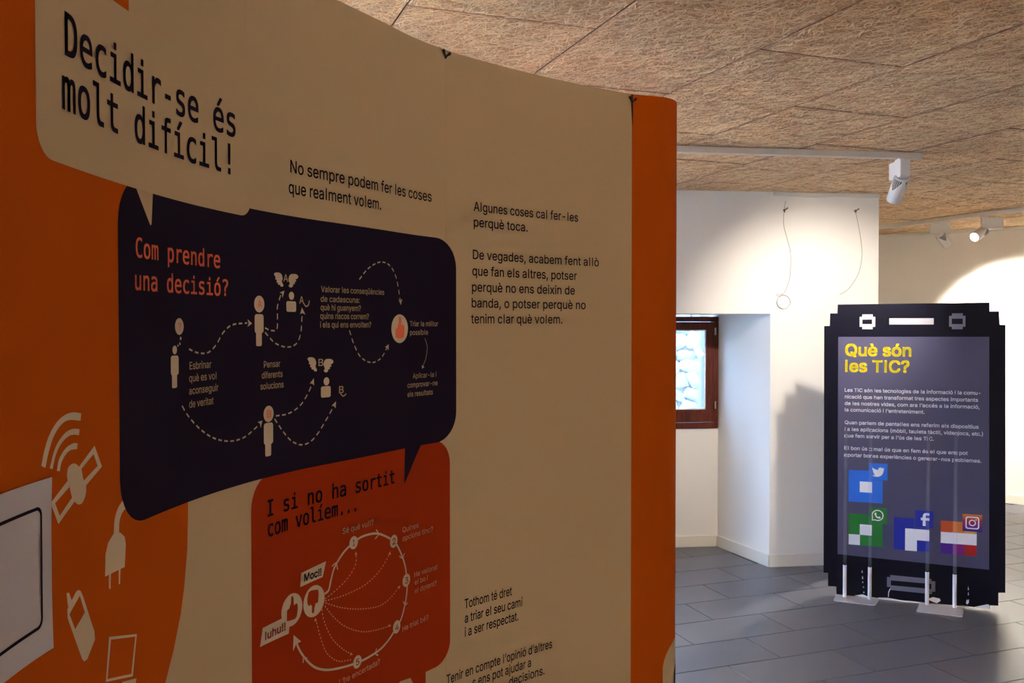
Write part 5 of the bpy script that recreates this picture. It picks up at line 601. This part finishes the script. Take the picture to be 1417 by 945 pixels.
# rounded bubble that starts on the wrapped side of the orange end panel
sb = print_mesh('speech_bubble', M['cream'], [arc(.107+.08, .64-.08, .08, 90, 180, 10)+[(.107, .1), (.6, .1), (.6, .64)]], LAY*2, ep, wrap)
print_mesh('speech_bubble', M['ink'], [arc(.165+.05, .57-.05, .05, 90, 180, 8)+[(.165, .15), (.6, .15), (.6, .57)]], LAY*3.5, ep, wrap)
# small dark gap at the top of the last seam
b = MB(); b.add([wrap(-.0045, ZT-.001, .0012), wrap(-.0045, 2.245, .0012), wrap(.0000, 2.19, .0012), wrap(.0022, 2.19, .0012), wrap(.0022, ZT-.001, .0012)], [(0,1,2,3,4)]); b.build('seam_gap', M['darkgap'], disp)

def font(fn):
    try: return bpy.data.fonts.load(os.path.join(bpy.utils.system_resource('DATAFILES'), 'fonts', fn))
    except Exception: return None
FT = {'m': font('DejaVuSansMono.woff2'), 's': font('Inter.woff2')}
CAPH = {}
def raw_loops(txt, fk):
    cu = bpy.data.curves.new('t', 'FONT'); cu.body = txt; cu.size = 1; cu.resolution_u = 4
    if FT[fk]: cu.font = FT[fk]
    cu.fill_mode = 'NONE'
    ob = bpy.data.objects.new('t', cu); S.collection.objects.link(ob); bpy.context.view_layer.update()
    me = bpy.data.meshes.new_from_object(ob.evaluated_get(bpy.context.evaluated_depsgraph_get()))
    bpy.data.objects.remove(ob); bpy.data.curves.remove(cu)
    nb_ = {}
    for e in me.edges:
        i, j = e.vertices; nb_.setdefault(i, []).append(j); nb_.setdefault(j, []).append(i)
    seen_, loops = set(), []
    for i in range(len(me.vertices)):
        if i in seen_ or i not in nb_: continue
        lp = [i]; seen_.add(i); cur = min(nb_[i])          # vertices are stored in drawing order
        while cur not in seen_:
            seen_.add(cur); lp.append(cur); nx = [k for k in nb_[cur] if k not in seen_]
            if not nx: break
            cur = nx[0]
        if len(lp) > 2: loops.append([(me.vertices[k].co.x, me.vertices[k].co.y) for k in lp])
    bpy.data.meshes.remove(me); return loops
def area2(l): return sum(l[i-1][0]*l[i][1]-l[i][0]*l[i-1][1] for i in range(len(l)))
def text_mesh(txt, fk, bold):
    """every outer contour filled on its own with the counters it encloses (variable fonts overlap their contours)"""
    loops = raw_loops(txt, fk); sg = OUT[fk]; outs = [l for l in loops if area2(l)*sg > 0]; holes = [l for l in loops if area2(l)*sg < 0]
    V, F_ = [], []
    for o in outs:
        hs = [h for h in holes if inside(h[0], o) and abs(area2(h)) < abs(area2(o))]
        flat = [p for l in [o]+hs for p in l]
        tr_ = geometry.tessellate_polygon([[Vector((x, y, 0)) for x, y in l] for l in [o]+hs]); k = len(V)
        V += [(x, y, 0) for x, y in flat]; F_ += [tuple(i+k for i in t) for t in tr_]
    me = bpy.data.meshes.new('lettering'); me.from_pydata(V, [], F_); me.update(); return me
OUT = {fk: (1 if area2(raw_loops('H', fk)[0]) > 0 else -1) for fk in 'ms'}
for fk in 'ms':
    me = text_mesh('H', fk, 0); ys = [v.co.y for v in me.vertices]; CAPH[fk] = max(ys)-min(ys)
def plain_bars(me, bars):
    """upright strokes stand for the I and l of a plain grotesque: trim each bar to cap or ascender height"""
    bm = bmesh.new(); bm.from_mesh(me); bm.verts.ensure_lookup_table(); done = set(); isl = []
    for v in bm.verts:
        if v in done: continue
        st = [v]; done.add(v); grp = []
        while st:
            a = st.pop(); grp.append(a)
            for e in a.link_edges:
                o = e.other_vert(a)
                if o not in done: done.add(o); st.append(o)
        ys = [a.co.y for a in grp]
        if max(ys)-min(ys) > .8 and len(grp) <= 8: isl.append(grp)
    isl.sort(key=lambda g: min(a.co.x for a in g))
    for g, c in zip(isl, bars):
        cx = sum(a.co.x for a in g)/len(g); my = (max(a.co.y for a in g)+min(a.co.y for a in g))/2
        for a in g:
            a.co.x = cx + (.0315 if a.co.x > cx else -.0315); a.co.y = .509 if a.co.y > my else 0
    bm.to_mesh(me); bm.free()
def lettering(txt, x0, zb, x1, cap, fk, m, bold, off, parent, mapper):
    if fk == 'm': bold = .0105
    if fk == 's':
        bold = max(bold, .009); bars = [c for c in txt if c in 'Il']; txt = txt.replace('I', '|').replace('l', '|')
    me = text_mesh(txt, fk, 0)
    if fk == 's' and bars: plain_bars(me, bars)
    if bold:
        bm = bmesh.new(); n0 = me.copy()
        for dx, dy in ((-bold, -bold), (bold, bold), (-bold, bold), (bold, -bold)):
            k0 = len(bm.verts); bm.from_mesh(n0); bm.verts.ensure_lookup_table()
            for v in bm.verts[k0:]: v.co.x += dx*.9; v.co.y += dy*.9
        bm.to_mesh(me); bm.free(); bpy.data.meshes.remove(n0)
    k = cap/CAPH[fk]
    xs = [v.co.x for v in me.vertices]; a, c = min(xs), max(xs); kx = (x1-x0)/(c-a)
    vs = [(x0+(v.co.x-a)*kx, zb+v.co.y*k) for v in me.vertices]
    for v, (x, z) in zip(me.vertices, vs): v.co = mapper(x, z, off)
    me.name = 'lettering'; me.materials.clear()
    return link('lettering', me, m, parent)
PAR = {'title': tbb, 'body': disp, 'nav': nb, 'nav2': nb, 'red': rb, 'red2': rb, 'red3': rb, 'ora': oa}
for txt, x0, zb, x1, cap, fk, col, bold, g in TEXTS:
    lettering(txt, x0, zb, x1, cap, fk, M[col], bold, LAY*(7 if g != 'body' else 4), PAR[g], wrap)
for col, lay, loop, holes, g in POLYS:
    if g == 'ora' and lay < .9: lay = .9
    print_mesh('printed_icon', M['icon' if col == 'cream' else col], [loop]+holes, LAY*(3.2+lay*.8) if g != 'ora' else LAY*(1+lay*.5), PAR[g], wrap)
for pts, wd, on, offl, col, g, lay in LINES:
    b = MB(); acc = 0; P = [Vector(p) for p in pts]; off = LAY*3.9
    segs = []
    for i in range(len(P)-1):
        d = P[i+1]-P[i]; L = d.length
        if L < 1e-7: continue
        t = 0
        while t < L-1e-9:
            ph_ = acc % (on+offl); st = min(L-t, (on-ph_) if ph_ < on else (on+offl-ph_)); st = max(st, 1e-5)
            if ph_ < on: segs.append((P[i]+d*(t/L), P[i]+d*((t+st)/L)))
            t += st; acc += st
    for a, c in segs:
        d = (c-a); 
        if d.length < 1e-6: continue
        n_ = Vector((-d.y, d.x)).normalized()*wd/2; e_ = d.normalized()*(wd*.2 if offl == 0 else 0); a2, c2 = a-e_, c+e_
        b.add([wrap(q.x, q.y, off) for q in (a2-n_, c2-n_, c2+n_, a2+n_)], [(0,1,2,3)])
    b.build('printed_arrow_line', M['icon' if col == 'cream' else col], PAR[g])

# paper sheet with a black rounded frame, taped over the orange field
pp = empty('paper_sheet', DB, 0, 'white paper sheet with black rounded frame stuck on the orange area at the left', 'paper')
def pmap(s, z, off):
    cur = .004 + .010*max(0, (s+2.02)/.1)**2*max(0, abs(z-1.318)/.1)**1.5*.5
    return wrap(s, z, off+cur)
zz = [1.2165+.2035*i/10 for i in range(11)]; ss = [-2.215+.2915*i/15 for i in range(16)]
b = MB(); b.add([pmap(s - (.006*abs(z-1.318)/.1 if i == 15 else 0), z, 0) for z in zz for i, s in enumerate(ss)], [(j*16+i, j*16+i+1, (j+1)*16+i+1, (j+1)*16+i) for j in range(10) for i in range(15)])
b.build('sheet', M['paper'], pp, smooth=True)
print_mesh('printed_frame', M['ink'], [rr(-2.19, 1.248, -1.9495, 1.3905, .012), rr(-2.186, 1.252, -1.9535, 1.3865, .009)[::-1]], .0006, pp, pmap)

# ---------------------------------------------------------------- phone-shaped board
M['boardback'] = mat('board_back', (.16, .16, .17), .8)
PO = (2.298, 5.1475, 0); PR_ = R(-20.02)
pb = empty('phone_cutout_board', PO, PR_, 'black board cut like a blocky mobile phone with grey printed screen, standing on the floor', 'display board')
out = [(-.402,1.722),(.394,1.727),(.3955,1.678),(.4425,1.677),(.446,1.604),(.475,1.603),(.487,.1075),(.4525,.104),(.453,.031),(.410,.028),(.410,.008),(.36,.012),(.30,.006),(.22,.009),(.1,.006),(0,.010),(-.1,.006),(-.22,.011),(-.31,.006),(-.3996,.008),(-.400,.053),(-.446,.052),(-.4464,.130),(-.472,.129),(-.477,1.595),(-.4456,1.596),(-.4441,1.670),(-.404,1.670)]
n = len(out); YF, YK = -.006, .006
b = MB(); tr = geometry.tessellate_polygon([[Vector((x, z, 0)) for x, z in out]])
b.add([(x, YF, z) for x, z in out], [tuple(t) for t in tr], 0); b.add([(x, YK, z) for x, z in out], [tuple(t) for t in tr], 2)
b.add([(x, y, z) for y in (YF, YK) for x, z in out], [(i, (i+1) % n, n+(i+1) % n, n+i) for i in range(n)], 1)
me = b.mesh('board'); bm = bmesh.new(); bm.from_mesh(me); bmesh.ops.remove_doubles(bm, verts=bm.verts, dist=1e-6); bmesh.ops.recalc_face_normals(bm, faces=bm.faces); bm.to_mesh(me); bm.free()
link('board', me, [M['board'], M['edge'], M['boardback']], pb)
def flat(x, z, off): return Vector((x, YF-off, z))
def PP(name, m, pts, lay, par=pb, holes=()): return print_mesh(name, M[m], [pts]+list(holes), .0004*lay, par, flat, cut=False)
def q4(x0, z0, x1, z1): return [(x0, z0), (x1, z0), (x1, z1), (x0, z1)]
def pix_ring(x0, z0, x1, z1, hx0, hz0, hx1, hz1, m):
    u = .014; o_ = [(x0+u, z0), (x1-u, z0), (x1-u, z0+u), (x1, z0+u), (x1, z1-u), (x1-u, z1-u), (x1-u, z1), (x0+u, z1), (x0+u, z1-u), (x0, z1-u), (x0, z0+u), (x0+u, z0+u)]
    return PP('printed_ring', m, o_, 1, pb, [q4(hx0, hz0, hx1, hz1)[::-1]])
scr = PP('printed_screen', 'screen', [(-.3985, 1.532), (.3945, 1.5355), (.4055, .2286), (-.3937, .2469)], 1)
pix_ring(-.2811, 1.5768, -.1966, 1.6631, -.2666, 1.6065, -.2139, 1.6332, 'wd')
pix_ring(.1912, 1.5775, .2744, 1.6671, .2049, 1.6063, .2608, 1.6372, 'gr')
PP('printed_bar', 'wd', q4(-.1215, 1.6043, .112, 1.6401), 1)
PP('printed_button', 'gr', [(-.1059, .1505), (.1114, .148), (.1115, .136), (.1318, .136), (.1318, .076), (.115, .076), (.115, .061), (-.1054, .0634), (-.1054, .0802), (-.1233, .0802), (-.1233, .1376), (-.1059, .1376)], 1, pb, [q4(-.1026, .0905, .1117, .1195)[::-1]])
for t, x0, zb, x1, cap, col, bold in PHONE_TEXTS:
    cap_ = {.072: .0665, .0235: .0205}[cap]
    lettering(t, x0, zb, x1, cap_, 's', M['wt' if col == 'w' else col], bold if bold else .014, .0009, scr, flat)
def icon(rects):
    for m, r_, lay in rects: PP('printed_square', m, r_, lay, scr)
icon([('blue', q4(-.3355, .5640, -.1499, .7506), 2), ('w', q4(-.2742, .6225, -.2112, .6854), 3), ('blue', q4(-.2207, .7000, -.1250, .7960), 4), ('screen', q4(-.2215, .6975, -.1240, .7000), 3.5)])
icon([('green', q4(-.3338, .3090, -.1481, .4935), 2), ('w', q4(-.2725, .3715, -.2106, .4334), 3), ('w', q4(-.3330, .3105, -.2717, .3715), 3), ('green', q4(-.2169, .4440, -.1254, .5380), 4)])
icon([('navyb', q4(-.0889, .3020, .0950, .4900), 2), ('w', [(-.0284, .4287), (-.0284, .3010), (.0341, .3010), (.0341, .3645), (.0947, .3645), (.0947, .4287)], 3), ('navyb', q4(.0233, .4400, .1190, .5380), 4), ('screen', q4(.0190, .4360, .1190, .4400), 3.5), ('screen', q4(.0190, .4380, .0233, .50), 3.5)])
icon([('insr', q4(.1573, .4235, .2190, .4869), 2), ('inso', q4(.2190, .4235, .2800, .4869), 2), ('insy', q4(.2800, .4235, .3412, .4869), 2), ('w', q4(.1578, .3601, .3412, .4235), 3), ('insp', q4(.1573, .2995, .2198, .3601), 2), ('insm', q4(.2198, .2995, .2805, .3601), 2), ('insd', q4(.2805, .2995, .3412, .3601), 2)])
# gradient tile of the last icon: a print whose ink really runs from orange to violet
gm = mat('print_sunset', (.5, .1, .1), .4); nn_ = gm.node_tree.nodes; ll = gm.node_tree.links
tc = nn_.new('ShaderNodeTexCoord'); sx = nn_.new('ShaderNodeSeparateXYZ'); mr = nn_.new('ShaderNodeMapRange'); mr.inputs[1].default_value = .4365; mr.inputs[2].default_value = .534
cr = nn_.new('ShaderNodeValToRGB'); cr.color_ramp.elements[0].color = (.03, .008, .22, 1); cr.color_ramp.elements[1].color = (.72, .22, .03, 1)
e_ = cr.color_ramp.elements.new(.3); e_.color = (.12, .008, .22, 1); e_ = cr.color_ramp.elements.new(.62); e_.color = (.42, .015, .02, 1)
ll.new(tc.outputs['Object'], sx.inputs[0]); ll.new(sx.outputs['Z'], mr.inputs[0]); ll.new(mr.outputs[0], cr.inputs[0]); ll.new(cr.outputs[0], nn_['Principled BSDF'].inputs['Base Color'])
M['sunset'] = gm; icon([('sunset', q4(.2688, .4365, .3683, .5340), 4)])
ix, iz, ih = .3185, .4860, .035
PP('printed_emblem', 'w', rr(ix-ih, iz-ih, ix+ih, iz+ih, .013), 5, scr, [rr(ix-ih+.0065, iz-ih+.0065, ix+ih-.0065, iz+ih-.0065, .009)[::-1]])
PP('printed_emblem', 'w', arc(ix, iz, .0185, 0, 345, 23), 5, scr, [arc(ix, iz, .0125, 0, 345, 23)[::-1]])
PP('printed_emblem', 'w', arc(ix+.0185, iz+.0185, .004, 0, 330, 11), 5, scr)
# white f
fx, fz = .0595, .4500
PP('printed_emblem', 'w', [(fx+.004, fz), (fx+.019, fz), (fx+.019, fz+.032), (fx+.0325, fz+.032), (fx+.0345, fz+.047), (fx+.019, fz+.047), (fx+.019, fz+.055), (fx+.021, fz+.0595), (fx+.026, fz+.061), (fx+.035, fz+.061), (fx+.035, fz+.0745), (fx+.024, fz+.0755), (fx+.013, fz+.073), (fx+.006, fz+.066), (fx+.004, fz+.056), (fx+.004, fz+.047), (fx-.006, fz+.047), (fx-.006, fz+.032), (fx+.004, fz+.032)], 5, scr)
# bird, drawn after the crop: (490..665, 160..305) in a 95 mm tile
def bird(x, y): return (-.2207+(x-458)/250*.0957, .7960-(y-102)/250*.0957)
PP('printed_emblem', 'w', [bird(*q) for q in [(497,165),(512,180),(535,194),(560,201),(577,203),(578,188),(585,173),(600,164),(618,162),(634,168),(642,174),(665,172),(662,180),(652,190),(655,192),(664,190),(654,204),(650,232),(640,258),(622,282),(598,298),(570,306),(540,305),(515,299),(494,287),(520,286),(540,276),(522,270),(512,254),(524,254),(507,240),(500,222),(512,225),(500,208),(496,190)]], 5, scr)
# speech ring with handset
cx_, cz_ = -.1765, .4925

ring = arc(cx_, cz_, .0325, -115, 200, 28) + [(cx_-.0340, cz_-.0330)]
PP('printed_emblem', 'w', ring, 5, scr, [(arc(cx_, cz_, .0265, -118, 206, 26) + [(cx_-.0265, cz_-.0255)])[::-1]])
PP('printed_emblem', 'w', [(cx_-.0145, cz_+.015), (cx_-.008, cz_+.016), (cx_-.004, cz_+.007), (cx_-.0075, cz_+.002), (cx_-.002, cz_-.006), (cx_+.005, cz_-.0085), (cx_+.009, cz_-.005), (cx_+.0175, cz_-.010), (cx_+.014, cz_-.0175), (cx_+.006, cz_-.019), (cx_-.006, cz_-.0135), (cx_-.0145, cz_-.002), (cx_-.0175, cz_+.008)], 5, scr)
# worn paint showing white
for pts in ([(-.30,.010),(-.255,.022),(-.235,.016),(-.20,.006),(-.22,.003)], [(-.17,.012),(-.12,.016),(-.06,.010),(.0,.007),(.05,.008),(.05,.003),(-.17,.003)], [(.09,.03),(.12,.045),(.155,.040),(.16,.028),(.14,.012),(.12,.018)], [(.255,.012),(.33,.010),(.40,.034),(.408,.030),(.408,.009),(.32,.006)],
            [(-.262,.150),(-.258,.165),(-.254,.150)], [(-.259,.118),(-.256,.132),(-.252,.118),(-.255,.110)], [(-.258,.09),(-.254,.100),(-.251,.09)], [(-.254,.062),(-.250,.070),(-.247,.062)], [(-.252,.032),(-.248,.040),(-.244,.032)],
            [(.298,.105),(.301,.125),(.305,.105)], [(.299,.075),(.302,.095),(.304,.075)], [(.290,.028),(.294,.05),(.299,.045),(.305,.052),(.305,.034),(.298,.022)], [(-.108,.070),(-.103,.072),(-.112,.048),(-.113,.022),(-.117,.022),(-.116,.050)]):
    PP('paint_chip', 'w', pts, 2)
for lab, pl_, xs_ in (('clear rods in white tubes on satin plate, left foot of the phone-shaped board', [(-.415,-.120),(-.405,-.128),(-.200,-.140),(-.19,-.132),(-.168,-.04),(-.17,.06),(-.40,.06),(-.403,-.01)], (-.3535, -.2170)),
                      ('clear rods in white tubes on satin plate, right foot of the phone-shaped board', [(.022,-.170),(.035,-.176),(.240,-.192),(.252,-.185),(.270,-.085),(.265,.05),(.05,.05),(.044,-.05)], (.0873, .2290))):
    st = empty('board_foot', PO, PR_, lab, 'stand', 'feet under the phone-shaped board')
    b = MB(); b.prism(pl_, 0.0, .0045); b.build('base_plate', M['plate'], st, bevel=.001, seg=1)
    for x in xs_:
        yy = -.030
        b = MB(); b.tube([(x, yy, .0045), (x, yy, .192)], .0105, 20); o = b.build('tube', M['tube'], st, smooth=True); o.data.set_sharp_from_angle(angle=R(40))
        b = MB(); b.tube([(x, yy, .1925), (x, yy, .985)], .0092, 20); o = b.build('clear_rod', M['rod'], st, smooth=True); o.data.set_sharp_from_angle(angle=R(40))

# ---------------------------------------------------------------- track rails and spotlights
def rail(p, q, label):
    p, q = Vector(p), Vector(q); d = q-p; L = d.length; o = empty('track_rail', (p.x, p.y, HC), math.atan2(d.y, d.x), label, 'rail')
    b = MB(); b.box(0, L, -.017, -.005, -.035, -.003); b.box(0, L, .005, .017, -.035, -.003); b.box(0, L, -.005, .005, -.018, -.003); b.build('rail_profile', M['rail'], o, bevel=.001, seg=1)
    b = MB(); b.box(L, L+.004, -.018, .018, -.036, -.003); b.build('end_cap', M['rail'], o)
    b = MB(); b.box(.01, L-.01, -.0045, .0045, -.0215, -.0185); b.build('conductor', M['vent'], o)
    return o
rail((-2.4, 3.94), (2.075, 4.574), 'long white ceiling track running above the back of the curved display')
rail((3.02, 8.34), (4.85, 4.38), 'white ceiling track in front of the far right wall')
rail((-1.0, -1.0), (4.6, -.2), 'added white ceiling track behind the viewpoint for the fill spotlights')  # added rail, only carries the fill lamps
def spotlight(loc, box_rot, box_shift, aim, label, energy, size, blend, beam=None, col=LAMP_COL, group=None):
    """box-shaped driver under the rail with a tilted cylinder head"""
    x, y = loc; o = empty('track_spotlight', (x, y, HC-.036), 0, label, 'spotlight', group)
    Mx = Matrix.Rotation(box_rot, 4, 'Z') @ Matrix.Translation((box_shift, 0, 0))
    b = MB(); b.box(-.075, .075, -.024, .024, -.099, -.012, M=Mx); b.build('driver_box', M['lampw'], o, bevel=.002)
    b = MB(); b.box(-.03, .03, -.012, .012, -.0125, .0005, M=Matrix.Rotation(box_rot, 4, 'Z')); b.build('adapter', M['lampw'], o, bevel=.001)
    aim = Vector(aim).normalized(); j = Vector((0, 0, -.118)) + (Matrix.Rotation(box_rot, 4, 'Z') @ Vector((-.012, 0, 0)))
    b = MB(); b.tube([(j.x, j.y, -.097), j], .011, 12); b.build('swivel', M['lampw'], o, smooth=True)
    hd = bpy.data.objects.new('head', None)
    Q = aim.to_track_quat('Z', 'Y').to_matrix().to_4x4(); T_ = Matrix.Translation(j) @ Q
    r = .037; n = 32; b = MB(); prof = [(.012, -.030), (.030, -.030), (r, -.022), (r, .108), (r-.003, .110), (r-.004, .100), (r-.006, .094)]
    v = [T_ @ Vector((pr*math.cos(2*math.pi*i/n), pr*math.sin(2*math.pi*i/n), z)) for pr, z in prof for i in range(n)]
    f = [(k*n+i, k*n+(i+1) % n, (k+1)*n+(i+1) % n, (k+1)*n+i) for k in range(len(prof)-1) for i in range(n)]; f.append(tuple(range(n-1, -1, -1)))
    b.add(v, f); h = b.build('lamp_head', M['lampw'], o, smooth=True); h.data.set_sharp_from_angle(angle=R(30))
    # cut-away vents: dark scoops with fins on both shoulders of the head
    side = Vector((0, 0, 1)).cross(aim).normalized(); up = aim.cross(side).normalized(); up = up if up.z > 0 else -up
    Qi = Q.inverted().to_3x3()
    for sg in (-1, 1):
        cdir = Qi @ (side*sg*.90 - up*.42); ac_ = math.atan2(cdir.y, cdir.x); hw_ = R(52)
        def sp_(u, t, rr_=r+.0006): return T_ @ Vector((rr_*math.cos(u), rr_*math.sin(u), -.0215 + t*.062*max(0, 1-abs(u-ac_)/hw_)**.8))
        b = MB(); us = [ac_-hw_+2*hw_*q/16 for q in range(17)]
        b.add([sp_(u, t) for t in (0, 1) for u in us], [(q, q+1, 18+q, 17+q) for q in range(16)]); b.build('vent', M['vent'], h)
        b = MB()
        for q in range(3, 14, 2):
            b.tube([sp_(us[q], .04, r+.001), sp_(us[q], .9, r+.001)], .0011, 5)
        b.build('vent_fins', M['lampw'], h)
    b = MB(); v = [T_ @ Vector(((r-.0065)*math.cos(2*math.pi*i/n), (r-.0065)*math.sin(2*math.pi*i/n), .096)) for i in range(n)]; b.add(v, [tuple(range(n))]); b.build('lens', M['lens'], o)
    sp = bpy.data.lights.new('lamp_light', 'SPOT'); lo = bpy.data.objects.new('lamp_light', sp); S.collection.objects.link(lo)
    sp.energy = energy; sp.spot_size = R(size); sp.spot_blend = blend; sp.shadow_soft_size = .034; sp.color = col
    lo.parent = o; lo.location = T_ @ Vector((0, 0, .114)); lo.rotation_euler = Vector(beam or aim).normalized().to_track_quat('-Z', 'Y').to_euler()
    return o
spotlight((1.965, 4.560), R(88), 0.0, (-.03, .62, -.72), 'white track spotlight at the end of the rail, seen from behind, aimed at the wall', E_A, 86, .8, beam=(.05, 1, -.60))
spotlight((3.50, 7.30), R(-10), -.02, (.85, .50, -.80), 'white track spotlight turned to the far wall, its lens hidden', E_C, 78, .6)
spotlight((3.66, 6.96), R(-14), .055, (-.80, -.42, -.42), 'white track spotlight with its bright lens showing', E_B, 60, .6, beam=(-.52, -.56, -.64))
for ly, wh in ((5.75, 'farther one'), (4.85, 'nearer one')):  # added spots outside the view, bouncing light to ceiling and far wall
    spotlight((3.02+(8.34-ly)*.4621, ly), R(-14), 0, (.9, .15 if ly > 5 else -.3, -.5), 'added white fill spotlight out of view, aimed at the right wall, the '+wh, E_SIDE, 84, .6)
for lx, wh in ((-.55, 'nearest to the orange end panel'), (-1.35, 'in the middle'), (-2.1, 'nearest to the left wall')):  # added unseen spots, brighten the ceiling by bounce off the back wall
    spotlight((lx, 3.94+(lx+2.4)*.1417), R(68), 0.0, (-.1, .7, -.6), 'added white fill spotlight hidden behind the curved display, '+wh, E_BACK, 76, .7, beam=(-.25, 1, -.45))
spotlight((-.2, -.886), R(8), 0, (-.25, -1, -.75), 'added white fill spotlight behind the viewpoint, leftmost', E_FILL, 110, .6, col=FILL_COL, group='added fill spotlights behind the viewpoint')  # added fill lamps, bounce warm light off the walls onto the display
spotlight((1.6, -.629), R(8), 0, (-.3, -1, -.9), 'added white fill spotlight behind the viewpoint, middle', E_FILL, 110, .6, col=FILL_COL, group='added fill spotlights behind the viewpoint')
spotlight((3.6, -.343), R(8), 0, (1, -.6, -.8), 'added white fill spotlight behind the viewpoint, rightmost', E_FILL, 110, .6, col=FILL_COL, group='added fill spotlights behind the viewpoint')

# ---------------------------------------------------------------- wires hanging on the pier
def smooth(pts, n=8):
    P = [Vector(p) for p in pts]; P = [2*P[0]-P[1]]+P+[2*P[-1]-P[-2]]; o = []
    for i in range(1, len(P)-2):
        for k in range(n):
            t = k/n; a, b_, c, d = P[i-1], P[i], P[i+1], P[i+2]
            o.append(.5*((2*b_)+(-a+c)*t+(2*a-5*b_+4*c-d)*t*t+(-a+3*b_-3*c+d)*t**3))
    return o+[P[-2]]
def wirepts(pts, off=.004): return [W3(t, -off, z) for t, z in smooth([(a, c) for a, c in pts])]
def hook(par, t, z, loc):
    b = MB(); c = W3(t, 0, z)-loc; d = Vector((-nw.x, -nw.y, 0))
    b.tube([c, c+d*.012], .007, 10); b.tube([c+d*.010, c+d*.018+Vector((.010, 0, .006)), c+d*.018+Vector((.018, 0, .014))], .004, 8); b.tube([c+d*.010, c+d*.016+Vector((-.002, 0, -.014))], .0045, 8)
    b.build('wall_hook', M['darkbrass'], par)
M['darkbrass'] = mat('dark_brass', (.16, .09, .05), .5, metal=.3)
loc = W3(.0891, 0, 2.358); hw1 = empty('hanging_wire', loc, 0, 'thin wire ending in a ring, hanging from the left wall hook', 'wire'); hook(hw1, .0891, 2.358, loc)
b = MB(); b.tube([p-loc for p in wirepts([(.099,2.4185),(.0891,2.358),(.0862,2.2633),(.1125,2.1657),(.1353,2.0678),(.1311,1.9205),(.0973,1.8221),(.0717,1.804),(.046,1.8055),(.0409,1.794),(.0632,1.7925),(.0837,1.8024)])], .0017, 6); b.build('wire_strand', M['wire'], hw1, smooth=True)
b = MB(); b.tube([W3(.0874+.0455*math.cos(a), -.006, 1.7530+.0445*math.sin(a))-loc for a in [2*math.pi*i/40 for i in range(40)]], .0019, 8, closed=True); b.build('wire_ring', M['wire'], hw1, smooth=True)
loc = W3(.5836, 0, 2.3608); hw2 = empty('hanging_wire', loc, 0, 'thin loose wire curving down from the right wall hook behind the phone-shaped board', 'wire'); hook(hw2, .5836, 2.3608, loc)
b = MB(); b.tube([p-loc for p in wirepts([(.5836,2.3608),(.5871,2.3526),(.6052,2.2704),(.6271,2.1551),(.6331,2.0561),(.6077,1.9402),(.5385,1.8406),(.4777,1.804)])], .0017, 6); b.build('wire_strand', M['wire'], hw2, smooth=True)
